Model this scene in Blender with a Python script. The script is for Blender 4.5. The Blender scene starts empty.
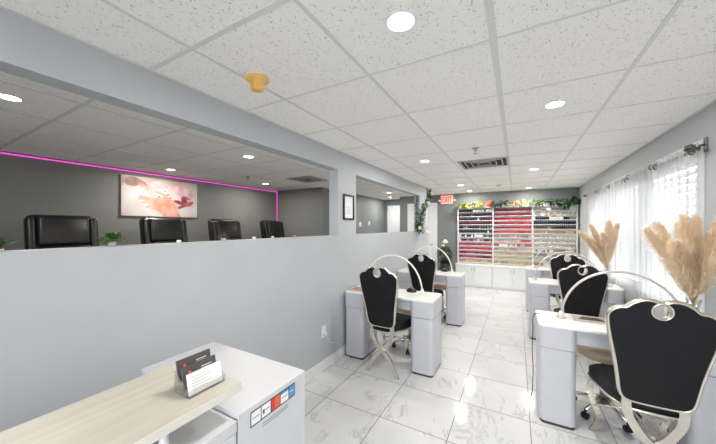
import bpy, bmesh, math, random
from mathutils import Vector, Matrix
R = random.Random(7)
SC = bpy.context.scene
COL = SC.collection
PI = math.pi

# ------------------------------------------------------------------ helpers
class MB:
    """collects shapes into one mesh"""
    def __init__(s):
        s.bm = bmesh.new(); s.mi = 0
    def _tag(s, n0):
        s.bm.faces.ensure_lookup_table()
        for f in s.bm.faces[n0:]:
            f.material_index = s.mi
    def box(s, x0, x1, y0, y1, z0, z1, bev=0.0, seg=2, rot=None):
        n0 = len(s.bm.faces)
        t = bmesh.new()
        bmesh.ops.create_cube(t, size=1)
        for v in t.verts:
            v.co = Vector(((x0+x1)/2+v.co.x*(x1-x0), (y0+y1)/2+v.co.y*(y1-y0), (z0+z1)/2+v.co.z*(z1-z0)))
        if bev > 0:
            bmesh.ops.bevel(t, geom=t.edges[:], offset=min(bev, .49*min(abs(x1-x0), abs(y1-y0), abs(z1-z0))), segments=seg, affect='EDGES', profile=.5)
        if rot is not None:
            bmesh.ops.transform(t, matrix=rot, verts=t.verts)
        s.merge(t); s._tag(n0); return s
    def merge(s, t):
        me = bpy.data.meshes.new('tmp'); t.to_mesh(me); t.free()
        s.bm.from_mesh(me); bpy.data.meshes.remove(me)
    def rbox(s, x0, x1, y0, y1, z0, z1, r, seg=6, corners='all', bev=0.004):
        """box whose vertical edges are rounded by r"""
        n0 = len(s.bm.faces)
        t = bmesh.new(); bmesh.ops.create_cube(t, size=1)
        for v in t.verts:
            v.co = Vector(((x0+x1)/2+v.co.x*(x1-x0), (y0+y1)/2+v.co.y*(y1-y0), (z0+z1)/2+v.co.z*(z1-z0)))
        es = [e for e in t.edges if abs(e.verts[0].co.z-e.verts[1].co.z) > 1e-6]
        if corners != 'all':
            es = [e for e in es if corners(e.verts[0].co)]
        bmesh.ops.bevel(t, geom=es, offset=r, segments=seg, affect='EDGES', profile=.5)
        if bev:
            hs = [e for e in t.edges if len(e.link_faces) == 2 and e.calc_face_angle() > 1.2]
            bmesh.ops.bevel(t, geom=hs, offset=bev, segments=2, affect='EDGES', profile=.5)
        s.merge(t); s._tag(n0); return s
    def tube(s, pts, r, n=8, closed=False, flat=None, caps=True):
        """tube along pts; r float or list; flat=(a,b) elliptical section with axis hint"""
        n0 = len(s.bm.faces)
        pts = [Vector(p) for p in pts]; N = len(pts)
        rs = r if isinstance(r, (list, tuple)) else [r]*N
        rings = []; up = None
        for i, p in enumerate(pts):
            if closed: d = pts[(i+1) % N]-pts[i-1]
            else: d = pts[min(i+1, N-1)]-pts[max(i-1, 0)]
            if d.length < 1e-9: d = Vector((0, 0, 1))
            d.normalize()
            if up is None:
                h = flat[2] if flat else (Vector((0, 0, 1)) if abs(d.z) < .9 else Vector((0, 1, 0)))
                up = Vector(h)
            a = flat and Vector(flat[2]) or up
            a = a-d*a.dot(d)
            if a.length < 1e-6: a = d.orthogonal()
            a.normalize(); b = d.cross(a)
            if not flat: up = a
            fa, fb = (flat[0], flat[1]) if flat else (rs[i], rs[i])
            if flat: fa *= rs[i]; fb *= rs[i]
            rings.append([s.bm.verts.new(p+a*math.cos(2*PI*k/n)*fa+b*math.sin(2*PI*k/n)*fb) for k in range(n)])
        for i in range(N if closed else N-1):
            A, B = rings[i], rings[(i+1) % N]
            for k in range(n):
                f = s.bm.faces.new((A[k], A[(k+1) % n], B[(k+1) % n], B[k])); f.smooth = True
        if caps and not closed:
            s.bm.faces.new(rings[0][::-1]); s.bm.faces.new(rings[-1])
        s._tag(n0); return s
    def band(s, pts, w, t, axis):
        """rectangular band: width w across the path in-plane, thickness t along axis"""
        n0 = len(s.bm.faces)
        pts = [Vector(p) for p in pts]; N = len(pts); ax = Vector(axis).normalized(); rings = []
        ws = w if isinstance(w, (list, tuple)) else [w]*N
        for i, p in enumerate(pts):
            d = (pts[min(i+1, N-1)]-pts[max(i-1, 0)]).normalized()
            b = d.cross(ax).normalized()
            c = b.cross(d).normalized()
            rings.append([s.bm.verts.new(p+b*sx*ws[i]/2+c*sy*t/2) for sx, sy in ((-1, -1), (1, -1), (1, 1), (-1, 1))])
        for i in range(N-1):
            A, B = rings[i], rings[i+1]
            for k in range(4):
                s.bm.faces.new((A[k], A[(k+1) % 4], B[(k+1) % 4], B[k]))
        s.bm.faces.new(rings[0][::-1]); s.bm.faces.new(rings[-1])
        s._tag(n0); return s
    def lathe(s, prof, c=(0, 0, 0), n=24, smooth=True, sx=1, sy=1):
        n0 = len(s.bm.faces); c = Vector(c); rings = []
        for r, z in prof:
            if r < 1e-6: rings.append([s.bm.verts.new(c+Vector((0, 0, z)))])
            else: rings.append([s.bm.verts.new(c+Vector((r*sx*math.cos(2*PI*k/n), r*sy*math.sin(2*PI*k/n), z))) for k in range(n)])
        for A, B in zip(rings, rings[1:]):
            for k in range(n):
                k2 = (k+1) % n
                if len(A) == 1 and len(B) == 1: continue
                if len(A) == 1: f = s.bm.faces.new((A[0], B[k2], B[k]))
                elif len(B) == 1: f = s.bm.faces.new((A[k], A[k2], B[0]))
                else: f = s.bm.faces.new((A[k], A[k2], B[k2], B[k]))
                f.smooth = smooth
        s._tag(n0); return s
    def ball(s, c, rx, ry, rz, sub=2, rot=None):
        n0 = len(s.bm.faces); t = bmesh.new()
        bmesh.ops.create_icosphere(t, subdivisions=sub, radius=1)
        for v in t.verts: v.co = Vector((v.co.x*rx, v.co.y*ry, v.co.z*rz))
        if rot is not None: bmesh.ops.transform(t, matrix=rot, verts=t.verts)
        for v in t.verts: v.co += Vector(c)
        for f in t.faces: f.smooth = True
        s.merge(t); s._tag(n0); return s
    def prism(s, poly, y0, y1, holes=(), M=None, smooth=False):
        """polygon in (x,z) extruded from y0 to y1, with holes"""
        n0 = len(s.bm.faces); t = bmesh.new(); edges = []; loops = []
        for L in [poly]+list(holes):
            vs = [t.verts.new((x, y0, z)) for x, z in L]; loops.append(vs)
            for i in range(len(vs)): edges.append(t.edges.new((vs[i], vs[(i+1) % len(vs)])))
        g = bmesh.ops.triangle_fill(t, use_beauty=True, use_dissolve=False, edges=edges)
        ff = [f for f in g['geom'] if isinstance(f, bmesh.types.BMFace)]
        ex = bmesh.ops.extrude_face_region(t, geom=ff)
        for v in ex['geom']:
            if isinstance(v, bmesh.types.BMVert): v.co.y = y1
        bmesh.ops.recalc_face_normals(t, faces=t.faces[:])
        if M is not None: bmesh.ops.transform(t, matrix=M, verts=t.verts)
        s.merge(t); s._tag(n0); return s
    def quad(s, a, b, c, d):
        n0 = len(s.bm.faces)
        s.bm.faces.new([s.bm.verts.new(p) for p in (a, b, c, d)]); s._tag(n0); return s
    def poly(s, pts):
        n0 = len(s.bm.faces)
        s.bm.faces.new([s.bm.verts.new(p) for p in pts]); s._tag(n0); return s
    def build(s, name, mats, parent=None, smooth=None):
        me = bpy.data.meshes.new(name)
        s.bm.normal_update(); s.bm.to_mesh(me); s.bm.free()
        if not isinstance(mats, (list, tuple)): mats = [mats]
        for m in mats: me.materials.append(m)
        if smooth:
            for p in me.polygons: p.use_smooth = True
        o = bpy.data.objects.new(name, me); COL.objects.link(o)
        if parent is not None: o.parent = parent
        return o

def tag(o, label, cat, group=None, kind=None):
    o['label'] = label; o['category'] = cat
    if group: o['group'] = group
    if kind: o['kind'] = kind
    return o
def thing(name, loc, label, cat, group=None, rz=0):
    o = bpy.data.objects.new(name, None); COL.objects.link(o); o.empty_display_size = .1
    o.location = loc; o.rotation_euler = (0, 0, rz)
    return tag(o, label, cat, group)
def struct(o):
    o['kind'] = 'structure'; return o
def dup(root, loc, rz=None, label=None, scale=None):
    r = root.copy(); COL.objects.link(r); r.location = loc
    if rz is not None: r.rotation_euler = (0, 0, rz)
    if label: r['label'] = label
    if scale: r.scale = scale
    for ch in KIDS(root):
        c = ch.copy(); COL.objects.link(c); c.parent = r
        for g in KIDS(ch):
            d = g.copy(); COL.objects.link(d); d.parent = c
    return r
def KIDS(o): return [c for c in bpy.data.objects if c.parent == o]
def spline(pts, n=8, closed=False):
    """Catmull-Rom through pts"""
    P = [Vector(p) for p in pts]; N = len(P); out = []
    for i in range(N if closed else N-1):
        if closed: a, b, c, d = P[i-1], P[i], P[(i+1) % N], P[(i+2) % N]
        else: a, b, c, d = P[max(i-1, 0)], P[i], P[i+1], P[min(i+2, N-1)]
        for k in range(n):
            t = k/n
            out.append(.5*((2*b)+(c-a)*t+(2*a-5*b+4*c-d)*t*t+(3*b-a-3*c+d)*t**3))
    if not closed: out.append(P[-1])
    return out

# ------------------------------------------------------------------ materials
def lin(c):
    return tuple((v/12.92 if v <= .04045 else ((v+.055)/1.055)**2.4) for v in (x/255 for x in c))+(1,)
class NT:
    def __init__(s, name):
        s.m = bpy.data.materials.new(name); s.m.use_nodes = True; s.t = s.m.node_tree; s.n = s.t.nodes
        s.b = s.n['Principled BSDF']; s.out = s.n['Material Output']
    def add(s, typ, **kw):
        n = s.n.new(typ)
        for k, v in kw.items():
            if k.startswith('_'): setattr(n, k[1:], v)
            else: n.inputs[k.replace('__', ' ')].default_value = v
        return n
    def link(s, a, b): s.t.links.new(a, b)
    def coords(s, scale=(1, 1, 1), rot=(0, 0, 0), loc=(0, 0, 0)):
        c = s.add('ShaderNodeTexCoord'); m = s.add('ShaderNodeMapping')
        m.inputs['Scale'].default_value = scale; m.inputs['Rotation'].default_value = rot; m.inputs['Location'].default_value = loc
        s.link(c.outputs['Object'], m.inputs['Vector']); return m.outputs['Vector']
    def ramp(s, fac, stops):
        r = s.add('ShaderNodeValToRGB'); e = r.color_ramp.elements
        while len(e) < len(stops): e.new(.5)
        for q, (p, c) in zip(e, stops): q.position = p; q.color = c
        s.link(fac, r.inputs['Fac']); return r.outputs['Color']
    def bump(s, h, strength=.1, dist=.01):
        b = s.add('ShaderNodeBump'); b.inputs['Strength'].default_value = strength; b.inputs['Distance'].default_value = dist
        s.link(h, b.inputs['Height']); s.link(b.outputs['Normal'], s.b.inputs['Normal'])
def simple(name, col, rough=.5, metal=0, noise=.06, nscale=12, bump=0, bscale=80, coat=0, spec=.5):
    k = NT(name); k.b.inputs['Roughness'].default_value = rough; k.b.inputs['Metallic'].default_value = metal
    k.b.inputs['Coat Weight'].default_value = coat; k.b.inputs['Specular IOR Level'].default_value = spec
    c = lin(col); v = k.coords()
    n = k.add('ShaderNodeTexNoise', Scale=nscale, Detail=3.0); k.link(v, n.inputs['Vector'])
    lo = tuple(x*(1-noise) for x in c[:3])+(1,); hi = tuple(min(1, x*(1+noise)) for x in c[:3])+(1,)
    k.link(k.ramp(n.outputs['Fac'], [(.3, lo), (.7, hi)]), k.b.inputs['Base Color'])
    if bump:
        n2 = k.add('ShaderNodeTexNoise', Scale=bscale, Detail=4.0); k.link(v, n2.inputs['Vector']); k.bump(n2.outputs['Fac'], bump, .004)
    return k.m
def emis(name, col, strength):
    k = NT(name); k.b.inputs['Base Color'].default_value = lin(col)
    k.b.inputs['Emission Color'].default_value = lin(col); k.b.inputs['Emission Strength'].default_value = strength
    return k.m

M = {}
M['wall'] = simple('grey_wall_paint', (185, 189, 192), .55, noise=.02, nscale=3, bump=.05, bscale=160)
M['wall_back'] = simple('shaded_grey_wall_paint', (122, 126, 127), .6, noise=.02, nscale=3, bump=.05, bscale=160)  # same grey paint, with the weaker light at the back mixed into the colour
M['wall_dark'] = simple('dim_grey_wall_paint', (130, 131, 126), .6, noise=.02, nscale=3, bump=.05, bscale=160)  # the partition's grey again, darkened to carry the dim pedicure room light
M['white_trim'] = simple('white_trim_paint', (232, 233, 234), .4, noise=.01)
M['tbar'] = simple('ceiling_grid_metal', (222, 221, 219), .45, noise=.01)
M['white_gloss'] = simple('shaded_white_laminate', (196, 196, 202), .38, noise=.01, coat=.05)  # white laminate greyed, the desks' shade mixed into the colour
M['reception_white'] = simple('lit_white_laminate', (205, 205, 208), .42, noise=.01)  # same white laminate, lighter copy for the brighter-lit reception
M['white_top'] = simple('white_tabletop', (240, 239, 236), .25, noise=.01)
M['ivory_edge'] = simple('ivory_edge_band', (222, 218, 208), .4, noise=.02)
M['dark_gap'] = simple('dark_plinth', (60, 60, 62), .6)
M['leather'] = simple('black_leatherette', (15, 15, 18), .5, noise=.25, nscale=30, bump=.25, bscale=220, spec=.3)
M['leather2'] = simple('black_spa_leather', (26, 25, 25), .3, noise=.3, nscale=9, bump=.35, bscale=40)
M['chrome'] = simple('satin_silver_frame', (222, 216, 204), .22, 1.0, noise=.05)
M['silver'] = simple('brushed_nickel', (165, 160, 152), .3, 1.0, noise=.08)
M['lamp_ivory'] = simple('ivory_lamp_arc', (232, 227, 216), .35, noise=.03)
M['lamp_rose'] = simple('rose_silver_lamp_arc', (214, 203, 196), .3, .55, noise=.05)
M['black_plastic'] = simple('black_plastic', (20, 20, 22), .35)
M['tan'] = simple('tan_leatherette', (200, 180, 154), .45, noise=.06, bump=.2, bscale=150)
M['rod'] = simple('pewter_curtain_rod', (112, 104, 94), .35, .9, noise=.1)
M['leaf'] = simple('dark_green_leaf', (52, 84, 40), .5, noise=.4, nscale=14)
M['leaf2'] = simple('lime_green_leaf', (168, 178, 66), .5, noise=.25, nscale=14)
M['leaf3'] = simple('mid_green_leaf', (80, 122, 52), .5, noise=.35, nscale=14)
M['stem'] = simple('green_stem', (84, 92, 52), .6)
M['rose_white'] = simple('white_petals', (240, 236, 224), .6, noise=.04)
M['rose_pink'] = simple('salmon_pink_petals', (222, 120, 108), .6, noise=.12)
M['rose_peach'] = simple('peach_petals', (238, 176, 120), .6, noise=.1)
M['pot'] = simple('cream_ceramic', (214, 204, 186), .4)
M['yellow_cover'] = simple('amber_plastic_cover', (236, 190, 108), .35, noise=.05)
M['paper'] = simple('white_paper', (240, 240, 240), .7, noise=.01)
M['ink'] = simple('grey_ink', (120, 120, 124), .7)
M['ink_dark'] = simple('dark_ink', (58, 58, 64), .6)
M['card_dark'] = simple('charcoal_card', (88, 84, 84), .5, noise=.03)
M['orange'] = simple('orange_print', (226, 110, 58), .5, noise=.1, nscale=40)
M['red_print'] = simple('red_print', (214, 62, 48), .5)
M['blue_print'] = simple('blue_print', (84, 150, 206), .5)
M['cord_white'] = simple('white_cord', (226, 226, 226), .5)
M['black_frame'] = simple('black_picture_frame', (24, 24, 26), .4)
M['vent_metal'] = simple('vent_metal', (190, 188, 184), .5)
M['vent_dark'] = simple('vent_dark', (46, 44, 42), .8)
M['led'] = emis('magenta_led_strip', (236, 84, 205), .72)
M['lamp_disc'] = emis('downlight_diffuser', (255, 250, 240), 14)
M['exit_red'] = emis('exit_letter_red', (235, 40, 34), 1.1)
M['exit_face'] = emis('exit_panel', (250, 205, 196), .25)
M['pampas_stem'] = simple('dried_stem', (196, 162, 112), .7)
M['gold_lid'] = simple('gold_jar_lid', (196, 160, 92), .35, .5)
M['asphalt'] = simple('outside_concrete', (170, 168, 164), .9, noise=.1)

def mat_pampas():
    k = NT('pampas_plume'); v = k.coords()
    n = k.add('ShaderNodeTexNoise', Scale=9.0, Detail=4.0); k.link(v, n.inputs['Vector'])
    c = k.ramp(n.outputs['Fac'], [(.3, lin((244, 226, 200))), (.7, lin((252, 242, 226)))])
    k.n.remove(k.b)
    d = k.add('ShaderNodeBsdfDiffuse'); t = k.add('ShaderNodeBsdfTranslucent'); mx = k.add('ShaderNodeMixShader'); mx.inputs[0].default_value = .4
    k.link(c, d.inputs['Color']); k.link(c, t.inputs['Color']); k.link(d.outputs[0], mx.inputs[1]); k.link(t.outputs[0], mx.inputs[2])
    k.link(mx.outputs[0], k.out.inputs['Surface']); return k.m
M['pampas'] = mat_pampas()

def mat_glass(name, tint=(1, 1, 1, 1), rough=.02, f0=1.45):
    k = NT(name); k.n.remove(k.b)
    fr = k.add('ShaderNodeLayerWeight', Blend=.18); tr = k.add('ShaderNodeBsdfTransparent'); tr.inputs['Color'].default_value = tint
    gl = k.add('ShaderNodeBsdfGlossy', Roughness=rough); mx = k.add('ShaderNodeMixShader')
    k.link(fr.outputs['Facing'], mx.inputs[0]); k.link(tr.outputs[0], mx.inputs[1]); k.link(gl.outputs[0], mx.inputs[2])
    k.link(mx.outputs[0], k.out.inputs['Surface']); return k.m
M['glass'] = mat_glass('window_glass', (.97, .98, .98, 1))
M['added_glass'] = mat_glass('added_storefront_glass', (.95, .955, .96, 1))  # glass for the added openings behind the viewer
M['acrylic'] = mat_glass('clear_acrylic', (.96, .96, .965, 1), .05, 1.5)
M['vase_glass'] = mat_glass('clear_vase_glass', (.96, .97, .965, 1), .03, 1.5)

def mat_curtain():
    k = NT('sheer_white_curtain'); k.n.remove(k.b)
    v = k.coords((1, 1, 1))
    w = k.add('ShaderNodeTexNoise', Scale=400.0, Detail=1.0); k.link(v, w.inputs['Vector'])
    tr = k.add('ShaderNodeBsdfTransparent'); tl = k.add('ShaderNodeBsdfTranslucent'); df = k.add('ShaderNodeBsdfDiffuse')
    tl.inputs['Color'].default_value = (.66, .66, .66, 1); df.inputs['Color'].default_value = (.86, .86, .86, 1)
    m1 = k.add('ShaderNodeMixShader'); m1.inputs[0].default_value = .5
    k.link(df.outputs[0], m1.inputs[1]); k.link(tl.outputs[0], m1.inputs[2])
    m2 = k.add('ShaderNodeMixShader')
    mr = k.add('ShaderNodeMapRange'); mr.inputs['From Min'].default_value = .3; mr.inputs['From Max'].default_value = .7
    mr.inputs['To Min'].default_value = .42; mr.inputs['To Max'].default_value = .54
    k.link(w.outputs['Fac'], mr.inputs['Value']); k.link(mr.outputs[0], m2.inputs[0])
    k.link(tr.outputs[0], m2.inputs[1]); k.link(m1.outputs[0], m2.inputs[2])
    k.link(m2.outputs[0], k.out.inputs['Surface']); return k.m
M['curtain'] = mat_curtain()
def mat_blind():
    k = NT('white_blind_slat'); k.n.remove(k.b)
    tl = k.add('ShaderNodeBsdfTranslucent'); df = k.add('ShaderNodeBsdfDiffuse'); mx = k.add('ShaderNodeMixShader'); mx.inputs[0].default_value = .28
    tl.inputs['Color'].default_value = (.85, .86, .87, 1); df.inputs['Color'].default_value = (.82, .83, .84, 1)
    k.link(df.outputs[0], mx.inputs[1]); k.link(tl.outputs[0], mx.inputs[2]); k.link(mx.outputs[0], k.out.inputs['Surface']); return k.m
M['blind'] = mat_blind()

def mat_ceiling():
    k = NT('fissured_ceiling_tile'); k.b.inputs['Roughness'].default_value = .9; k.b.inputs['Specular IOR Level'].default_value = .1
    v = k.coords((1, 1.0, 1), (0, 0, .5))
    # short stretched fissures: warped noise cut at a high level, two orientations
    v1 = k.coords((120, 50, 1), (0, 0, .6)); v2 = k.coords((55, 125, 1), (0, 0, .35), (3.3, 1.7, 0))
    big = k.add('ShaderNodeTexNoise', Scale=1.3, Detail=1.0); k.link(v, big.inputs['Vector'])
    outs = []
    for vv in (v1, v2):
        n = k.add('ShaderNodeTexNoise', Scale=1.0, Detail=2.5, Roughness=.6); k.link(vv, n.inputs['Vector'])
        mr = k.add('ShaderNodeMapRange'); mr.inputs['From Min'].default_value = .635; mr.inputs['From Max'].default_value = .70
        k.link(n.outputs['Fac'], mr.inputs['Value']); outs.append(mr.outputs[0])
    mx = k.add('ShaderNodeMath', _operation='MAXIMUM'); k.link(outs[0], mx.inputs[0]); k.link(outs[1], mx.inputs[1])
    c = k.ramp(mx.outputs[0], [(0, lin((249, 247, 243))), (1, lin((190, 187, 182)))])
    k.link(c, k.b.inputs['Base Color'])
    inv = k.add('ShaderNodeMath', _operation='SUBTRACT'); inv.inputs[0].default_value = 1; k.link(mx.outputs[0], inv.inputs[1])
    k.bump(inv.outputs[0], .5, .003); return k.m
M['ceiling'] = mat_ceiling()

FX, FY, FSX, FSY = -.4107, 1.9628, .4978, .4943
def mat_floor():
    k = NT('polished_marble_tile'); b = k.b; b.inputs['Specular IOR Level'].default_value = .5; b.inputs['Coat Weight'].default_value = .0
    c = k.add('ShaderNodeTexCoord'); sep = k.add('ShaderNodeSeparateXYZ'); k.link(c.outputs['Object'], sep.inputs[0])
    def cell(o, off, size):
        a = k.add('ShaderNodeMath', _operation='SUBTRACT'); k.link(o, a.inputs[0]); a.inputs[1].default_value = off
        d = k.add('ShaderNodeMath', _operation='DIVIDE'); k.link(a.outputs[0], d.inputs[0]); d.inputs[1].default_value = size
        fl = k.add('ShaderNodeMath', _operation='FLOOR'); k.link(d.outputs[0], fl.inputs[0])
        fr = k.add('ShaderNodeMath', _operation='SUBTRACT'); k.link(d.outputs[0], fr.inputs[0]); k.link(fl.outputs[0], fr.inputs[1])
        h = k.add('ShaderNodeMath', _operation='SUBTRACT'); k.link(fr.outputs[0], h.inputs[0]); h.inputs[1].default_value = .5
        ab = k.add('ShaderNodeMath', _operation='ABSOLUTE'); k.link(h.outputs[0], ab.inputs[0])
        return fl.outputs[0], ab.outputs[0]
    ix, ax = cell(sep.outputs[0], FX, FSX); iy, ay = cell(sep.outputs[1], FY, FSY)
    mx = k.add('ShaderNodeMath', _operation='MAXIMUM'); k.link(ax, mx.inputs[0]); k.link(ay, mx.inputs[1])
    gr = k.add('ShaderNodeMapRange'); gr.inputs['From Min'].default_value = .4925; gr.inputs['From Max'].default_value = .4945; k.link(mx.outputs[0], gr.inputs['Value'])
    cv = k.add('ShaderNodeCombineXYZ'); k.link(ix, cv.inputs[0]); k.link(iy, cv.inputs[1])
    wn = k.add('ShaderNodeTexWhiteNoise', _noise_dimensions='3D'); k.link(cv.outputs[0], wn.inputs['Vector'])
    sc = k.add('ShaderNodeVectorMath', _operation='SCALE'); k.link(wn.outputs['Color'], sc.inputs[0]); sc.inputs['Scale'].default_value = 17
    ad = k.add('ShaderNodeVectorMath', _operation='ADD'); k.link(c.outputs['Object'], ad.inputs[0]); k.link(sc.outputs[0], ad.inputs[1])
    # veins: |noise - .5| thin ridge, masked by a larger noise
    mp = k.add('ShaderNodeMapping'); mp.inputs['Rotation'].default_value = (0, 0, .7); mp.inputs['Scale'].default_value = (2.6, 1.1, 1); k.link(ad.outputs[0], mp.inputs['Vector'])
    n1 = k.add('ShaderNodeTexNoise', Scale=1.5, Detail=5.0, Roughness=.62, Distortion=.9); k.link(mp.outputs[0], n1.inputs['Vector'])
    s1 = k.add('ShaderNodeMath', _operation='SUBTRACT'); k.link(n1.outputs['Fac'], s1.inputs[0]); s1.inputs[1].default_value = .5
    a1 = k.add('ShaderNodeMath', _operation='ABSOLUTE'); k.link(s1.outputs[0], a1.inputs[0])
    vr = k.add('ShaderNodeMapRange'); vr.inputs['From Min'].default_value = .022; vr.inputs['From Max'].default_value = .0; k.link(a1.outputs[0], vr.inputs['Value'])
    n2 = k.add('ShaderNodeTexNoise', Scale=3.2, Detail=2.0); k.link(ad.outputs[0], n2.inputs['Vector'])
    mk = k.add('ShaderNodeMapRange'); mk.inputs['From Min'].default_value = .48; mk.inputs['From Max'].default_value = .52; k.link(n2.outputs['Fac'], mk.inputs['Value'])
    ml = k.add('ShaderNodeMath', _operation='MULTIPLY'); k.link(vr.outputs[0], ml.inputs[0]); k.link(mk.outputs[0], ml.inputs[1])
    n3 = k.add('ShaderNodeTexNoise', Scale=2.0, Detail=3.0); k.link(ad.outputs[0], n3.inputs['Vector'])
    base = k.ramp(n3.outputs['Fac'], [(.35, lin((226, 225, 223))), (.65, lin((214, 214, 215)))])
    m1 = k.add('ShaderNodeMix', _data_type='RGBA'); k.link(ml.outputs[0], m1.inputs[0]); k.link(base, m1.inputs[6]); m1.inputs[7].default_value = lin((194, 194, 197))
    m2 = k.add('ShaderNodeMix', _data_type='RGBA'); k.link(gr.outputs[0], m2.inputs[0]); k.link(m1.outputs[2], m2.inputs[6]); m2.inputs[7].default_value = lin((138, 134, 126))
    k.link(m2.outputs[2], b.inputs['Base Color'])
    rr = k.add('ShaderNodeMapRange'); k.link(gr.outputs[0], rr.inputs['Value']); rr.inputs['To Min'].default_value = .09; rr.inputs['To Max'].default_value = .7
    k.link(rr.outputs[0], b.inputs['Roughness']); return k.m
M['floor'] = mat_floor()
def mat_wood():
    k = NT('pale_oak_laminate'); k.b.inputs['Roughness'].default_value = .42
    v = k.coords((38, 1.6, 1)); n = k.add('ShaderNodeTexNoise', Scale=1.0, Detail=6.0, Distortion=.6); k.link(v, n.inputs['Vector'])
    k.link(k.ramp(n.outputs['Fac'], [(.3, lin((190, 182, 168))), (.55, lin((197, 190, 176))), (.75, lin((204, 197, 184)))]), k.b.inputs['Base Color'])
    return k.m
M['wood'] = mat_wood()
def mat_canvas():
    k = NT('blurred_pink_print'); k.b.inputs['Roughness'].default_value = .6
    v = k.coords((1.6, 1.6, 1.6)); n = k.add('ShaderNodeTexNoise', Scale=1.6, Detail=1.0); k.link(v, n.inputs['Vector'])
    k.link(k.ramp(n.outputs['Fac'], [(.3, lin((196, 166, 158))), (.5, lin((214, 200, 194))), (.7, lin((222, 216, 214)))]), k.b.inputs['Base Color']); return k.m
M['canvas'] = mat_canvas()
def mat_soft(name, a, b_, s):
    k = NT(name); k.b.inputs['Roughness'].default_value = .6; v = k.coords()
    n = k.add('ShaderNodeTexNoise', Scale=s, Detail=1.0); k.link(v, n.inputs['Vector'])
    k.link(k.ramp(n.outputs['Fac'], [(.35, lin(a)), (.65, lin(b_))]), k.b.inputs['Base Color']); return k.m
M['print_skin'] = mat_soft('printed_skin', (206, 140, 116), (226, 174, 152), 8)
M['print_flower'] = mat_soft('printed_dark_petals', (132, 44, 54), (190, 104, 106), 12)
M['print_petal'] = mat_soft('printed_pale_petals', (206, 160, 164), (222, 198, 196), 9)
M['print_brown'] = mat_soft('printed_brown_blur', (150, 112, 98), (206, 178, 164), 5)

# ------------------------------------------------------------------ setting
CE, WL, WT, WR = 2.277, -1.706, .115, 1.153
YF, YB = -1.9, 7.5          # front wall (storefront) behind the viewer, back wall
PX, PY = -4.9, 4.88         # pedicure room left wall and end wall
LZ, HZ = 1.348, 2.074       # half wall top, header underside
WX2 = WL-WT

b = MB(); b.box(PX-.1, WR+.12, YF-.12, 8.4, -.1, 0); struct(b.build('floor', M['floor']))
b = MB(); b.box(-60, 60, -60, 60, -.3, -.2); struct(b.build('ground', M['asphalt']))
# ceiling slab with its grid of T-bars
GX, GY, GSX, GSY = -.0899, .7749, .6159, .61
b = MB(); b.box(PX-.1, WR+.12, YF-.12, 8.4, CE, CE+.08)
b.mi = 1
def bar(x0, x1, y0, y1, d=.004): b.box(x0, x1, y0, y1, CE-d, CE+.01)
for i in range(-8, 3):
    x = GX+i*GSX; w = .015 if i == 0 else .009
    if PX < x < WR: bar(x-w, x+w, YF, 8.2)
for j in range(-5, 13):
    y = GY+j*GSY; w = .012 if j == 0 else .0075
    for (x0, x1) in ((PX, WX2), (WL, WR)): bar(x0, x1, y-w, y+w, .0033)
for x in (WL, WX2-.02, WR-.02, PX): bar(x, x+.02, YF, YB, .0028)
struct(b.build('ceiling', [M['ceiling'], M['tbar']]))

# partition between salon and pedicure room: half wall, header, posts
b = MB()
b.box(WX2, WL, YF, 6.25, 0, LZ); b.box(WX2, WL, YF, 6.25, HZ, CE)
b.box(WX2, WL, 2.605, 3.004, LZ, HZ); b.box(WX2, WL, 5.6, 6.25, LZ, HZ); b.box(WX2, WL, YF, -1.6, LZ, HZ)
struct(b.build('wall_partition', M['wall']))
b = MB(); b.box(WL, WL+.014, YF, 6.25, 0, .10, .004); struct(b.build('baseboard_left', M['white_trim']))
b = MB(); b.box(-2.85, WR+.12, YB, YB+.1, 0, CE); struct(b.build('wall_back', M['wall_back']))
b = MB(); b.box(-.0+WR-.014, WR, YF, YB, 0, .10, .004); struct(b.build('baseboard_right', M['white_trim']))
# window wall with three window openings
WINS = [(2.98, 3.98), (4.10, 5.10), (5.22, 6.22)]; WZ0, WZ1 = .82, 2.0
b = MB(); ys = [YF]
b.box(WR, WR+.12, YF, YB, 0, WZ0); b.box(WR, WR+.12, YF, YB, WZ1, CE)
prev = YF
for y0, y1 in WINS+[(YB, YB)]:
    b.box(WR, WR+.12, prev, y0, WZ0, WZ1); prev = y1
struct(b.build('wall_right', M['wall']))
for i, (y0, y1) in enumerate(WINS):
    w = bpy.data.objects.new('window_%d' % (i+1), None); COL.objects.link(w); w.location = (WR, (y0+y1)/2, WZ0); struct(w)
    def rel(m):  # geometry is made in world space; shift to the window's base
        bmesh.ops.translate(m.bm, verts=m.bm.verts, vec=(-WR, -(y0+y1)/2, -WZ0)); return m
    m = MB()
    for a in ((y0, y0+.045, WZ0, WZ1), (y1-.045, y1, WZ0, WZ1), (y0, y1, WZ0, WZ0+.045), (y0, y1, WZ1-.045, WZ1), (y0, y1, 1.39, 1.43)):
        m.box(WR+.05, WR+.10, a[0], a[1], a[2], a[3], .004)
    rel(m).build('window_frame', M['white_trim'], w)
    m = MB()
    for a in ((y0-.06, y0, WZ0-.06, WZ1+.06), (y1, y1+.06, WZ0-.06, WZ1+.06), (y0, y1, WZ1, WZ1+.06), (y0, y1, WZ0-.06, WZ0)):
        m.box(WR-.016, WR+.0, a[0], a[1], a[2], a[3], .003)
    rel(m).build('window_casing', M['white_trim'], w)
    m = MB(); m.box(WR+.072, WR+.076, y0+.04, y1-.04, WZ0+.04, WZ1-.04); rel(m).build('window_glass', M['glass'], w)
BL = ['white slatted blind in the window nearest the big pampas vase', 'white slatted blind in the middle window behind the sheer curtains', 'white slatted blind in the window nearest the polish rack']
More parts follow.
